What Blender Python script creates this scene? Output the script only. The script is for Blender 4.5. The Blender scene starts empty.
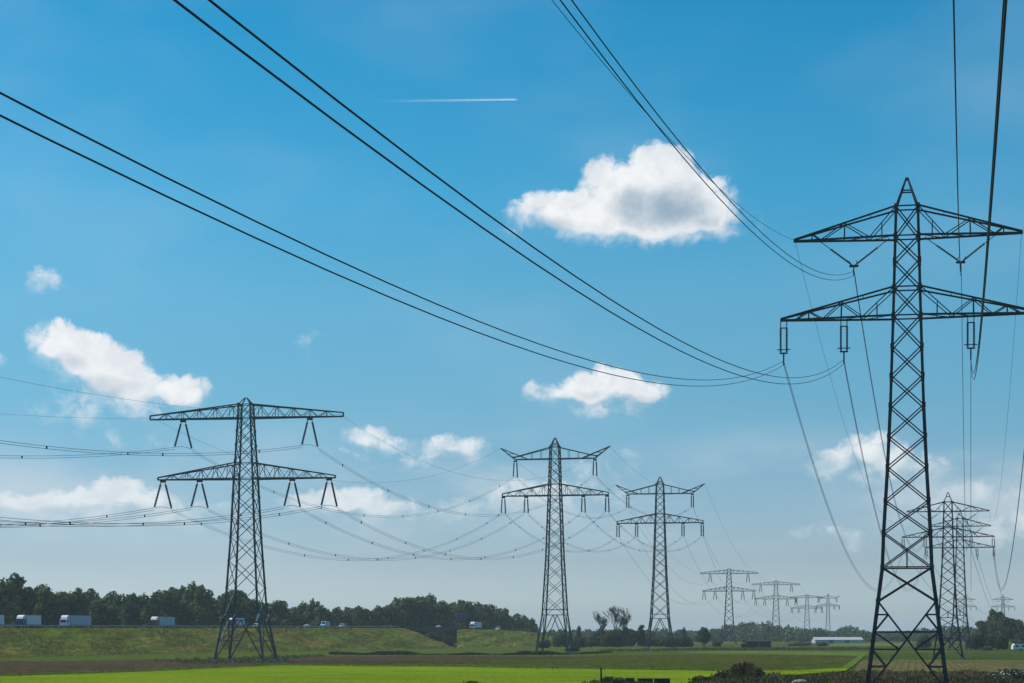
import bpy, math, random
import numpy as np
from mathutils import Vector, Matrix
C = bpy.context.scene
COL = C.collection
PI = math.pi

# ---------------------------------------------------------------- camera, sky, sun, exposure
F = 70.0 / 36.0 * 1024          # focal length in pixels, for laying the place out from its survey
HZ = 635.0                      # image row of the horizon
EYE = 6.0                       # the camera stands on a dike, 6 m above the fields
cam_d = bpy.data.cameras.new("camera")
cam = bpy.data.objects.new("camera", cam_d); COL.objects.link(cam)
cam.location = (0, 0, EYE); cam.rotation_euler = (PI / 2, 0, 0)
cam_d.lens = 70; cam_d.sensor_width = 36
cam_d.shift_y = (HZ - 341.5) / 1024
cam_d.clip_start = 0.5; cam_d.clip_end = 90000
C.camera = cam
C.view_settings.view_transform = 'Standard'; C.view_settings.look = 'None'
C.view_settings.exposure = 0.0; C.view_settings.gamma = 1
C.cycles.volume_bounces = 2
C.cycles.max_bounces = 6
C.cycles.transparent_max_bounces = 8
try:
    C.cycles.use_denoising = True
except Exception:
    pass

SUN_EL = math.radians(50); SUN_AZ = math.radians(-68)      # azimuth from +Y, positive to the right
sun_d = bpy.data.lights.new("sun", 'SUN'); sun = bpy.data.objects.new("sun", sun_d); COL.objects.link(sun)
sun_d.energy = 4.2; sun_d.angle = math.radians(0.53); sun_d.color = (1, 0.95, 0.87)
sdir = Vector((math.sin(SUN_AZ) * math.cos(SUN_EL), math.cos(SUN_AZ) * math.cos(SUN_EL), math.sin(SUN_EL)))
sun.rotation_euler = (-sdir).to_track_quat('-Z', 'Y').to_euler()

class NT:
    """small helper to write node trees"""
    def __init__(s, tree): s.t = tree; s.L = tree.links
    def n(s, typ, **k):
        nd = s.t.nodes.new(typ)
        for a, b in k.items(): setattr(nd, a, b)
        return nd
    def put(s, inp, v):
        if isinstance(v, bpy.types.NodeSocket): s.L.new(v, inp)
        elif v is not None: inp.default_value = v
    def math(s, op, a, b=None, c=None, clamp=False):
        nd = s.n('ShaderNodeMath', operation=op, use_clamp=clamp)
        s.put(nd.inputs[0], a); s.put(nd.inputs[1], b); s.put(nd.inputs[2], c)
        return nd.outputs[0]
    def vmath(s, op, a, b=None, out=0, scale=None):
        nd = s.n('ShaderNodeVectorMath', operation=op)
        s.put(nd.inputs[0], a); s.put(nd.inputs[1], b)
        if scale is not None: s.put(nd.inputs['Scale'], scale)
        return nd.outputs[out]
    def mix(s, f, a, b):
        nd = s.n('ShaderNodeMix', data_type='RGBA')
        s.put(nd.inputs[0], f); s.put(nd.inputs[6], a); s.put(nd.inputs[7], b)
        return nd.outputs[2]
    def noise(s, vec, scale, detail=4, rough=0.55, dist=0.0, col=False):
        nd = s.n('ShaderNodeTexNoise'); s.put(nd.inputs['Vector'], vec)
        nd.inputs['Scale'].default_value = scale; nd.inputs['Detail'].default_value = detail
        nd.inputs['Roughness'].default_value = rough; nd.inputs['Distortion'].default_value = dist
        return nd.outputs['Color' if col else 'Fac']
    def ss(s, v, lo, hi, a=0.0, b=1.0):
        nd = s.n('ShaderNodeMapRange', interpolation_type='SMOOTHSTEP')
        s.put(nd.inputs[0], v); s.put(nd.inputs[1], lo); s.put(nd.inputs[2], hi); s.put(nd.inputs[3], a); s.put(nd.inputs[4], b)
        return nd.outputs[0]

# clouds of the sky as clusters of billows: (px, py, rx, ry, strength)
CLOUDS = [
 # big isolated cumulus
 (650,186,44,38,1),(690,204,44,34,1),(618,188,38,30,1),(612,212,52,26,1),(655,218,78,24,1),(710,216,28,20,1),(560,214,40,20,.85),(526,212,22,15,.75),(590,224,66,18,.8),
 # cumulus left
 (56,343,26,22,.95),(84,358,34,27,1),(112,376,36,24,.95),(138,390,34,18,.85),(178,391,32,16,.95),(110,398,50,16,.6),
 # shred upper left, shred at edge
 (42,276,15,12,.42),(50,284,16,10,.36),(2,356,10,9,.4),
 # cumulus centre
 (590,388,38,17,.95),(622,384,30,14,.95),(645,390,22,14,.9),(603,374,14,9,.8),(560,394,26,13,.75),(536,397,14,14,.65),
 # small pair
 (366,438,24,11,.75),(392,444,26,10,.65),(455,446,34,12,.7),(425,450,40,9,.45),
 # bank low on the left
 (30,504,52,13,.85),(75,500,40,14,.9),(118,495,34,15,.95),(150,502,30,12,.85),(206,503,18,8,.6),(90,514,120,13,.55),
 # bank behind the lattice tower and right of it
 (350,498,42,14,.95),(385,507,38,11,.8),(308,504,30,11,.75),(400,516,60,9,.35),(505,500,34,11,.65),(540,490,40,12,.7),(590,470,40,14,.35),(610,458,22,9,.4),
 # right
 (868,450,28,15,.8),(893,460,36,15,.75),(838,459,20,12,.7),(925,465,34,10,.65),(880,468,64,9,.5),
 (820,531,26,8,.45),(850,535,18,6,.35),(1010,540,26,13,.6),(1035,530,30,18,.6),(860,548,60,10,.22),
 (650,238,90,12,.42),(560,232,50,10,.36),(110,412,70,12,.4),(600,410,50,8,.4),(410,458,70,9,.42),(880,476,80,10,.4),(60,516,130,14,.45),(180,520,80,12,.35),(470,508,60,12,.4),(960,500,60,14,.4),(990,535,50,16,.45),(560,500,70,14,.35),
 (314,350,16,10,.22),(150,440,60,14,.2),
]
DEEP = [(672, 206, 50, 26, 1), (640, 206, 36, 22, .7), (690, 196, 26, 18, .6), (700, 220, 26, 12, .6), (555, 226, 40, 9, .35), (105, 388, 44, 12, .4), (70, 362, 22, 10, .3), (170, 399, 28, 8, .35), (605, 401, 50, 7, .45), (640, 396, 22, 7, .4), (590, 392, 18, 6, .35),
 (385, 452, 40, 8, .4), (455, 455, 30, 6, .35), (885, 470, 50, 9, .4), (100, 512, 110, 8, .45), (350, 510, 60, 6, .4)]
def azel(px, py):
    dx = px - 512
    return math.atan2(dx, F), math.atan2(HZ - py, math.hypot(F, dx))
world = bpy.data.worlds.new("World"); C.world = world; world.use_nodes = True
wt = NT(world.node_tree); world.node_tree.nodes.clear()
sky = wt.n('ShaderNodeTexSky', sky_type='NISHITA', sun_disc=False)
sky.sun_elevation = SUN_EL; sky.sun_rotation = SUN_AZ
sky.altitude = 0; sky.air_density = 1.0; sky.dust_density = 0.6; sky.ozone_density = 3.0
SKY_STRENGTH = 0.11
geo = wt.n('ShaderNodeTexCoord').outputs['Generated']
dirn = wt.vmath('NORMALIZE', geo)
sx = wt.n('ShaderNodeSeparateXYZ'); wt.L.new(dirn, sx.inputs[0])
az = wt.math('ARCTAN2', sx.outputs[0], sx.outputs[1])
el = wt.math('ARCSINE', sx.outputs[2])
# the sky's own colour: cyan-blue overhead, greyer towards the horizon (per-elevation balance)
BAL = [(0.0, (0.80, 0.975, 1.26)), (0.044, (0.80, 0.975, 1.26)), (0.094, (0.655, 0.785, 1.01)), (0.194, (0.52, 0.755, 0.925)), (0.294, (0.415, 0.80, 0.915)), (0.417, (0.385, 0.875, 0.96)), (0.538, (0.22, 0.895, 1.02)), (0.743, (0.10, 0.835, 1.0)), (1.0, (0.06, 0.68, 0.95))]
rmp = wt.n('ShaderNodeValToRGB'); cr_ = rmp.color_ramp
while len(cr_.elements) < len(BAL): cr_.elements.new(0.5)
for e_, (p_, c_) in zip(cr_.elements, BAL):
    e_.position = p_; e_.color = (c_[0] / 2, c_[1] / 2, c_[2] / 2, 1)
wt.L.new(wt.math('MULTIPLY', el, 1 / 0.4, clamp=True), rmp.inputs[0])
skyv = wt.vmath('MULTIPLY', sky.outputs[0], wt.vmath('SCALE', rmp.outputs[0], scale=2.0))
cmb = wt.n('ShaderNodeCombineXYZ'); wt.L.new(az, cmb.inputs[0]); wt.L.new(el, cmb.inputs[1])
uv = cmb.outputs[0]
# large thin veil
veil = wt.noise(wt.vmath('MULTIPLY', uv, (1.0, 2.2, 1)), 5.5, 3, 0.5)
veilf = wt.math('MULTIPLY', wt.ss(veil, 0.42, 0.78), 0.15)
# warp
wv = wt.noise(uv, 34, 4, 0.6, col=True)
wv = wt.vmath('SUBTRACT', wv, (0.5, 0.5, 0.5))
uvw = wt.vmath('ADD', uv, wt.vmath('SCALE', wv, scale=0.016))
def gather(lift, grow):
    """how deep inside the clusters a direction is; lift raises the clusters, in pixels"""
    out = None
    for (px, py, rx, ry, st) in CLOUDS:
        a, e = azel(px, py - lift * min(1, ry / 24))
        v = wt.vmath('MULTIPLY', wt.vmath('SUBTRACT', uvw, (a, e, 0)), (F / (rx * grow), F / (ry * grow), 0))
        m = wt.math('MULTIPLY', wt.math('SUBTRACT', 1.0, wt.vmath('DOT_PRODUCT', v, v, out=1)), st)
        out = m if out is None else wt.math('SMOOTH_MAX', out, m, 0.25)
    return out
mass = gather(0, 1.25)
upper = gather(11, 1.25)
n1 = wt.noise(uvw, 62, 7, 0.6)
n2 = wt.noise(wt.vmath('ADD', uvw, (3.3, 1.7, 0)), 150, 6, 0.6)
dens = wt.math('ADD', mass, wt.math('MULTIPLY', wt.math('SUBTRACT', n1, 0.53), 2.4))
dens = wt.math('ADD', dens, wt.math('MULTIPLY', wt.math('SUBTRACT', n2, 0.5), 0.5))
dens = wt.math('MULTIPLY', dens, wt.ss(mass, -0.35, 0.1))
alpha = wt.math('MULTIPLY', wt.ss(dens, 0.0, wt.ss(wt.math('SUBTRACT', upper, mass), -0.5, 0.35, 1.5, 0.55)), wt.ss(mass, -0.3, 0.6, 0.5, 1.0))
alpha = wt.math('MULTIPLY', alpha, wt.ss(wt.math('ADD', upper, wt.math('MULTIPLY', wt.math('SUBTRACT', n1, 0.5), 1.0)), -0.75, 0.55))
alpha = wt.math('MAXIMUM', alpha, wt.ss(mass, 0.5, 0.8))
alpha = wt.math('MULTIPLY', alpha, wt.ss(el, 0.03, 0.12, 0.6, 1.0))
# cloud shading painted into the colour: pale thin rims, greyer deep parts
thick = None
for (px, py, rx, ry, st) in DEEP:
    a, e = azel(px, py)
    v = wt.vmath('MULTIPLY', wt.vmath('SUBTRACT', uvw, (a, e, 0)), (F / rx, F / ry, 0))
    m = wt.math('MULTIPLY', wt.math('SUBTRACT', 1.0, wt.vmath('DOT_PRODUCT', v, v, out=1)), st)
    thick = m if thick is None else wt.math('SMOOTH_MAX', thick, m, 0.3)
n3 = wt.noise(wt.vmath('ADD', uvw, (1.1, 5.2, 0)), 40, 5, 0.55)
core = wt.ss(wt.math('ADD', thick, wt.math('MULTIPLY', wt.math('SUBTRACT', n3, 0.5), 2.0)), -0.35, 1.25)
core = wt.math('MAXIMUM', core, wt.math('MULTIPLY', wt.ss(wt.math('SUBTRACT', n1, wt.math('MULTIPLY', n2, 0.35)), 0.22, 0.48), 0.22))
cloudc = wt.mix(core, (8.3, 8.5, 8.65, 1), (2.7, 3.8, 4.9, 1))
c1 = wt.mix(veilf, skyv, (5.6, 6.8, 7.7, 1))
# soft banks of distant haze cloud low in the sky
bn = wt.noise(wt.vmath('MULTIPLY', uv, (1.0, 2.6, 1)), 9, 4, 0.55)
band = wt.math('MULTIPLY', wt.ss(bn, 0.4, 0.7), wt.math('MULTIPLY', wt.ss(el, 0.035, 0.06), wt.ss(el, 0.115, 0.07)))
c1 = wt.mix(wt.math('MULTIPLY', band, 0.5), c1, (6.2, 6.7, 7.1, 1))
c2 = wt.mix(alpha, c1, cloudc)
bg = wt.n('ShaderNodeBackground'); bg.inputs[1].default_value = SKY_STRENGTH
wt.L.new(c2, bg.inputs[0])
wo = wt.n('ShaderNodeOutputWorld'); wt.L.new(bg.outputs[0], wo.inputs[0])
world.cycles.sampling_method = 'MANUAL'; world.cycles.sample_map_resolution = 1024

# ---------------------------------------------------------------- helpers
def gp(px, py):
    """ground point (z = 0) seen at image place px,py"""
    d = EYE * F / (py - HZ)
    return Vector(((px - 512) / F * d, d, 0))
def at(px, s, z=0):
    """point at image column px where one metre is s pixels"""
    d = F / s
    return Vector(((px - 512) / s, d, z))

class MB:
    def __init__(s): s.v = []; s.f = []; s.smooth = False
    def bar(s, p, q, w, h=None):
        p, q = Vector(p), Vector(q); d = q - p
        if d.length < 1e-6: return
        d.normalize(); up = Vector((0, 0, 1)) if abs(d.z) < 0.9 else Vector((0, 1, 0))
        a = d.cross(up).normalized(); b = a.cross(d).normalized()
        a *= w / 2; b *= (h or w) / 2; i = len(s.v)
        for o in (p, q):
            for c in (a + b, -a + b, -a - b, a - b): s.v.append(o + c)
        s.f += [(i, i+1, i+5, i+4), (i+1, i+2, i+6, i+5), (i+2, i+3, i+7, i+6), (i+3, i, i+4, i+7), (i+3, i+2, i+1, i), (i+4, i+5, i+6, i+7)]
    def angle(s, p, q, w, sx, sy, t=0.22):
        """L-section: two thin plates"""
        p, q = Vector(p), Vector(q); tt = w * t
        s.bar(p + Vector((-sx * w / 2, 0, 0)), q + Vector((-sx * w / 2, 0, 0)), w, tt) if False else None
        s.bar(p, q, w)
    def box(s, c, dim, rz=0.0):
        cx, cy, cz = c; dx, dy, dz = [k / 2 for k in dim]; i = len(s.v)
        co, si = math.cos(rz), math.sin(rz)
        for z in (-dz, dz):
            for x, y in ((-dx, -dy), (dx, -dy), (dx, dy), (-dx, dy)):
                s.v.append(Vector((cx + x * co - y * si, cy + x * si + y * co, cz + z)))
        s.f += [(i+3, i+2, i+1, i), (i+4, i+5, i+6, i+7), (i, i+1, i+5, i+4), (i+1, i+2, i+6, i+5), (i+2, i+3, i+7, i+6), (i+3, i, i+4, i+7)]
    def prism(s, prof, y0, y1):
        """profile in x,z extruded along y"""
        i = len(s.v); n = len(prof)
        for y in (y0, y1):
            for x, z in prof: s.v.append(Vector((x, y, z)))
        s.f.append(tuple(range(i, i + n))); s.f.append(tuple(range(i + 2*n - 1, i + n - 1, -1)))
        for k in range(n):
            j = (k + 1) % n; s.f.append((i + j, i + k, i + n + k, i + n + j))
    def tube(s, pts, rad, n=6, cap=True):
        i = len(s.v); m = len(pts); pts = [Vector(p) for p in pts]
        if not hasattr(rad, '__len__'): rad = [rad] * m
        for k, p in enumerate(pts):
            d = (pts[min(k + 1, m - 1)] - pts[max(k - 1, 0)]).normalized()
            up = Vector((0, 0, 1)) if abs(d.z) < 0.95 else Vector((1, 0, 0))
            a = d.cross(up).normalized(); b = a.cross(d).normalized()
            for j in range(n):
                t = 2 * PI * j / n; s.v.append(p + (a * math.cos(t) + b * math.sin(t)) * rad[k])
        for k in range(m - 1):
            for j in range(n):
                jj = (j + 1) % n; s.f.append((i + k*n + j, i + k*n + jj, i + (k+1)*n + jj, i + (k+1)*n + j))
        if cap:
            s.f.append(tuple(i + j for j in range(n - 1, -1, -1))); s.f.append(tuple(i + (m-1)*n + j for j in range(n)))
    def quad(s, *ps):
        i = len(s.v); s.v += [Vector(p) for p in ps]; s.f.append(tuple(range(i, i + len(ps))))
    def mesh(s, name, mat):
        me = bpy.data.meshes.new(name); me.from_pydata([tuple(v) for v in s.v], [], s.f); me.update()
        if mat: me.materials.append(mat)
        return me
    def build(s, name, mat, parent=None, smooth=False):
        me = s.mesh(name, mat)
        if smooth: me.polygons.foreach_set('use_smooth', [True] * len(me.polygons))
        return link(name, me, parent)
def link(name, me, parent=None):
    o = bpy.data.objects.new(name, me); COL.objects.link(o)
    if parent: o.parent = parent
    return o
def empty(name, loc=(0, 0, 0), rz=0.0):
    o = bpy.data.objects.new(name, None); COL.objects.link(o); o.location = loc; o.rotation_euler = (0, 0, rz)
    o.empty_display_size = 0.5
    return o
def tag(o, label, cat, group=None, kind=None):
    if label: o['label'] = label
    if cat: o['category'] = cat
    if group: o['group'] = group
    if kind: o['kind'] = kind
    return o
def struct(o):
    o['kind'] = 'structure'; return o
def copy_tree(o, parent=None):
    c = o.copy(); COL.objects.link(c)
    if parent: c.parent = parent
    for ch in o.children: copy_tree(ch, c)
    return c

# ---------------------------------------------------------------- materials
def mat(name, col, rough=0.7, metal=0.0, var=None, vscale=2.0, spec=0.3):
    m = bpy.data.materials.new(name); m.use_nodes = True; t = NT(m.node_tree)
    b = m.node_tree.nodes['Principled BSDF']
    b.inputs['Roughness'].default_value = rough; b.inputs['Metallic'].default_value = metal
    b.inputs['Specular IOR Level'].default_value = spec
    if var:
        tc = t.n('ShaderNodeTexCoord').outputs['Object']
        f = t.ss(t.noise(tc, vscale, 4), 0.3, 0.7)
        t.L.new(t.mix(f, (*col, 1), (*var, 1)), b.inputs['Base Color'])
    else:
        b.inputs['Base Color'].default_value = (*col, 1)
    return m
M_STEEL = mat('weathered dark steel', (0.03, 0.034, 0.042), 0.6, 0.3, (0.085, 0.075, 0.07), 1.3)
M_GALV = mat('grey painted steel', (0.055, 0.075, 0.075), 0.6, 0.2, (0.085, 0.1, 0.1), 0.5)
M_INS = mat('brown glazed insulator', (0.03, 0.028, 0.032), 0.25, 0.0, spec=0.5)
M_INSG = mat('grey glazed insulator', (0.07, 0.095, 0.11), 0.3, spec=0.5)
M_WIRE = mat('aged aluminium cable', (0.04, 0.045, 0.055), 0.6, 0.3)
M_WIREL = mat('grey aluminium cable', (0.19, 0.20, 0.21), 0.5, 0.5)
M_CONC = mat('concrete', (0.3, 0.3, 0.28), 0.9, 0, (0.2, 0.2, 0.19), 1.5)
M_DCONC = mat('dark blue-grey concrete', (0.10, 0.11, 0.12), 0.9, 0, (0.06, 0.07, 0.08), 0.6)  # dark blue-grey tone, varied by noise
M_WHITE = mat('white paint', (0.75, 0.76, 0.77), 0.5, 0, (0.62, 0.63, 0.65), 1.0)
M_PGREY = mat('pale grey tarpaulin', (0.5, 0.55, 0.62), 0.6, 0, (0.4, 0.45, 0.5), 0.7)
M_LBLUE = mat('pale blue paint', (0.35, 0.5, 0.62), 0.5)
M_RED = mat('dark red paint', (0.12, 0.02, 0.025), 0.4)
M_NAVY = mat('navy paint', (0.02, 0.04, 0.12), 0.4)
M_SILV = mat('silver paint', (0.55, 0.57, 0.6), 0.35, 0.4)
M_GLASS = mat('vehicle glass', (0.02, 0.025, 0.03), 0.08, spec=0.6)
M_TYRE = mat('tyre rubber', (0.015, 0.015, 0.016), 0.9)
M_WOOD = mat('dark weathered wood', (0.045, 0.035, 0.028), 0.9, 0, (0.025, 0.02, 0.018), 3)
M_BARK = mat('bark', (0.07, 0.055, 0.04), 0.9, 0, (0.04, 0.032, 0.025), 2)
M_SIGN = mat('blue sign', (0.012, 0.06, 0.17), 0.7)
M_POLE = mat('dark grey pole', (0.08, 0.085, 0.09), 0.7)
M_RAIL = mat('galvanised rail', (0.32, 0.34, 0.35), 0.5, 0.6)
M_DARKSH = mat('black stained boards', (0.02, 0.022, 0.025), 0.8, 0, (0.03, 0.03, 0.03), 1)
M_BARNW = mat('white barn sheeting', (0.46, 0.49, 0.51), 0.6, 0, (0.38, 0.41, 0.43), 0.2)

def ground_mat(name, c1, c2, c3, big=0.02, mid=0.15, fine=1.2, stretch=(1, 1, 1), bump=0.0, rows=None, fc=1.0):
    m = bpy.data.materials.new(name); m.use_nodes = True; t = NT(m.node_tree)
    b = m.node_tree.nodes['Principled BSDF']; b.inputs['Roughness'].default_value = 0.95
    b.inputs['Specular IOR Level'].default_value = 0.0
    tc = t.n('ShaderNodeTexCoord').outputs['Object']
    tc = t.vmath('MULTIPLY', tc, stretch)
    a = t.ss(t.noise(tc, big, 5, 0.6), 0.35, 0.65)
    e = t.ss(t.noise(tc, mid, 5, 0.65), 0.35, 0.68)
    g = t.ss(t.noise(t.vmath('MULTIPLY', tc, (1, 0.14, 1)), fine, 5, 0.75), 0.32, 0.68)
    col = t.mix(a, (*c1, 1), (*c2, 1)); col = t.mix(t.math('MULTIPLY', e, 0.75), col, (*c3, 1))
    mul = t.n('ShaderNodeMix', data_type='RGBA', blend_type='MULTIPLY'); mul.inputs[0].default_value = 1
    t.L.new(col, mul.inputs[6]); t.L.new(t.mix(g, (1 - .45 * fc, 1 - .45 * fc, 1 - .44 * fc, 1), (1 + .4 * fc, 1 + .38 * fc, 1 + .3 * fc, 1)), mul.inputs[7])
    out = mul.outputs[2]
    if rows:
        ang, period, cr = rows
        rx = t.n('ShaderNodeVectorRotate', rotation_type='Z_AXIS'); t.L.new(t.n('ShaderNodeTexCoord').outputs['Object'], rx.inputs['Vector'])
        rx.inputs['Angle'].default_value = ang
        sp = t.n('ShaderNodeSeparateXYZ'); t.L.new(rx.outputs[0], sp.inputs[0])
        w = t.math('SINE', t.math('MULTIPLY', t.math('ADD', sp.outputs[0], t.math('MULTIPLY', t.noise(tc, 0.3, 2), 0.6)), 2 * PI / period))
        out = t.mix(t.ss(w, 0.0, 0.8), out, (*cr, 1))
    t.L.new(out, b.inputs['Base Color'])
    if bump:
        bn = t.n('ShaderNodeBump'); bn.inputs['Strength'].default_value = bump; bn.inputs['Distance'].default_value = 0.4
        t.L.new(t.noise(tc, fine * 0.6, 4, 0.7), bn.inputs['Height']); t.L.new(bn.outputs[0], b.inputs['Normal'])
    return m
G_PLAIN = ground_mat('rough pasture', (0.055, 0.08, 0.018), (0.11, 0.12, 0.03), (0.035, 0.05, 0.016), 0.008, 0.04, 0.5, bump=0.5)
G_BRIGHT = ground_mat('lush meadow', (0.13, 0.20, 0.010), (0.18, 0.25, 0.014), (0.10, 0.165, 0.012), 0.02, 0.05, 1.6, bump=0.3, fc=0.45)
G_SOIL = ground_mat('ploughed soil', (0.085, 0.055, 0.038), (0.06, 0.045, 0.03), (0.05, 0.05, 0.022), 0.03, 0.12, 0.7, bump=0.6)
G_CROP = ground_mat('dark low crop', (0.055, 0.085, 0.014), (0.08, 0.075, 0.022), (0.035, 0.052, 0.012), 0.012, 0.05, 0.6, bump=0.5)
G_STRIP = ground_mat('light grass strip', (0.13, 0.19, 0.04), (0.10, 0.15, 0.028), (0.07, 0.1, 0.025), 0.03, 0.1, 1)
G_VERGE = ground_mat('verge grass', (0.07, 0.115, 0.016), (0.10, 0.12, 0.026), (0.04, 0.06, 0.015), 0.03, 0.12, 0.8, bump=0.5)
G_STUB = ground_mat('stubble', (0.165, 0.13, 0.06), (0.12, 0.11, 0.045), (0.07, 0.09, 0.025), 0.02, 0.12, 0.9, bump=0.4, rows=(0.20, 1.3, (0.085, 0.085, 0.035)))
G_CORN = ground_mat('young maize', (0.05, 0.085, 0.018), (0.07, 0.1, 0.025), (0.028, 0.05, 0.014), 0.03, 0.15, 0.9, bump=0.6)
G_BANK = ground_mat('summer grass bank', (0.105, 0.15, 0.02), (0.17, 0.13, 0.042), (0.055, 0.085, 0.012), 0.025, 0.10, 0.5, (1, 1, 2.2), bump=0.8)
G_ROAD = mat('asphalt', (0.05, 0.05, 0.052), 0.85, 0, (0.065, 0.065, 0.065), 0.3)
M_LINE = mat('road paint', (0.7, 0.7, 0.68), 0.7)

# ---------------------------------------------------------------- ground, fields
mb = MB(); R = 14000; NG = 64
ring = [(R * math.cos(2*PI*k/NG), R * math.sin(2*PI*k/NG) + 4000, 0) for k in range(NG)]
mb.quad(*ring)
struct(mb.build('ground', G_PLAIN))
def field(name, pts, m, z):
    mb = MB(); mb.quad(*[p + Vector((0, 0, z)) for p in pts]); return struct(mb.build(name, m))
erg = random.Random(8)
def strip(name, far, near, m, z):
    """field between two edges given left to right"""
    def fine(e):
        out = []
        for k in range(len(e) - 1):
            for j in range(14):
                p = e[k].lerp(e[k + 1], j / 14)
                if j: p = p * (1 + erg.gauss(0, .0045))
                out.append(p)
        return out + [e[-1]]
    far, near = fine(far), fine(near)
    mb = MB(); n = len(far); mb.v = [p + Vector((0, 0, z)) for p in far + near]
    mb.f = [(n + k, n + k + 1, k + 1, k) for k in range(n - 1)]
    return struct(mb.build(name, m))
strip('verge', [gp(-80, 652), gp(430, 648.5), gp(620, 647.5), gp(690, 647)], [gp(-80, 664), gp(280, 658), gp(560, 657.5), gp(690, 656)], G_VERGE, 0.03)
strip('dark_field', [gp(300, 660), gp(430, 657.2), gp(575, 656.5), gp(640, 655.3), gp(700, 654.6), gp(800, 655), gp(868, 656.5)], [gp(240, 671), gp(430, 671), gp(520, 671), gp(640, 672.5), gp(700, 673.5), gp(790, 675), gp(848, 668)], G_CROP, 0.05)
strip('ploughed_field', [gp(-120, 661.8), gp(150, 661), gp(280, 656.6), gp(430, 655.8), gp(610, 656.6)], [gp(-120, 681), gp(150, 675), gp(280, 669), gp(430, 661.5), gp(612, 657.2)], G_SOIL, 0.08)
strip('meadow', [gp(-120, 679.5), gp(0, 677), gp(150, 671.8), gp(280, 665.6), gp(430, 666.8), gp(520, 668.4), gp(720, 671.3), gp(752, 672.2), gp(766, 674)],
      [gp(-200, 720), gp(0, 720), gp(150, 720), gp(280, 720), gp(430, 720), gp(520, 720), gp(700, 705), gp(735, 690), gp(752, 680)], G_BRIGHT, 0.12)
strip('grass_strip', [gp(744, 671.6), gp(800, 671.0), gp(850, 668.2)], [gp(748, 676.5), gp(800, 675.5), gp(846, 671.5)], G_BRIGHT, 0.15)
strip('grass_strip', [gp(686, 652.2), gp(720, 651.0), gp(800, 651.6), gp(872, 652.2)], [gp(690, 653.4), gp(720, 654.0), gp(800, 655), gp(868, 656.2)], G_STRIP, 0.05)
strip('far_meadow', [gp(835, 643.2), gp(905, 643.2)], [gp(820, 646.5), gp(900, 646)], G_STRIP, 0.05)
strip('path', [gp(863, 653), gp(868, 653)], [gp(842, 668), gp(852, 668)], G_STRIP, 0.15)
strip('maize_field', [gp(868, 653), gp(960, 653), gp(1070, 653)], [gp(868, 660.5), gp(960, 660.5), gp(1070, 661)], G_CORN, 0.1)
strip('stubble_field', [gp(862, 660.4), gp(960, 660.4), gp(1070, 661)], [gp(840, 690), gp(960, 700), gp(1100, 700)], G_STUB, 0.13)

# ---------------------------------------------------------------- motorway on its bank
TP = [(-140, 628, 3.95), (-60, 628, 3.62), (30, 628, 3.3), (100, 628, 3.08), (170, 628, 2.86), (250, 628, 2.63), (330, 628, 2.4), (400, 628, 2.2), (430, 628.2, 2.11),
      (458, 628.8, 2.04), (500, 630, 1.93), (530, 632, 1.84), (548, 635.5, 1.78), (566, 639.5, 1.72), (590, 642.0, 1.64), (640, 642.4, 1.5), (760, 642.4, 1.25)]
TOP = []
for px, py, s in TP:
    p = at(px, s); p.z = EYE + (HZ - py) / s; TOP.append(p)
def top_at(px):
    for k in range(len(TP) - 1):
        if TP[k][0] <= px <= TP[k+1][0]:
            t = (px - TP[k][0]) / (TP[k+1][0] - TP[k][0])
            return TOP[k].lerp(TOP[k+1], t), nrm(k)
def nrm(k):
    d = TOP[min(k + 1, len(TOP) - 1)] - TOP[max(k, 0)] if k < len(TOP) - 1 else TOP[-1] - TOP[-2]
    d.z = 0; d.normalize(); return Vector((d.y, -d.x, 0))      # towards the camera side
ROADW = 27
rng = np.random.default_rng(5)
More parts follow.
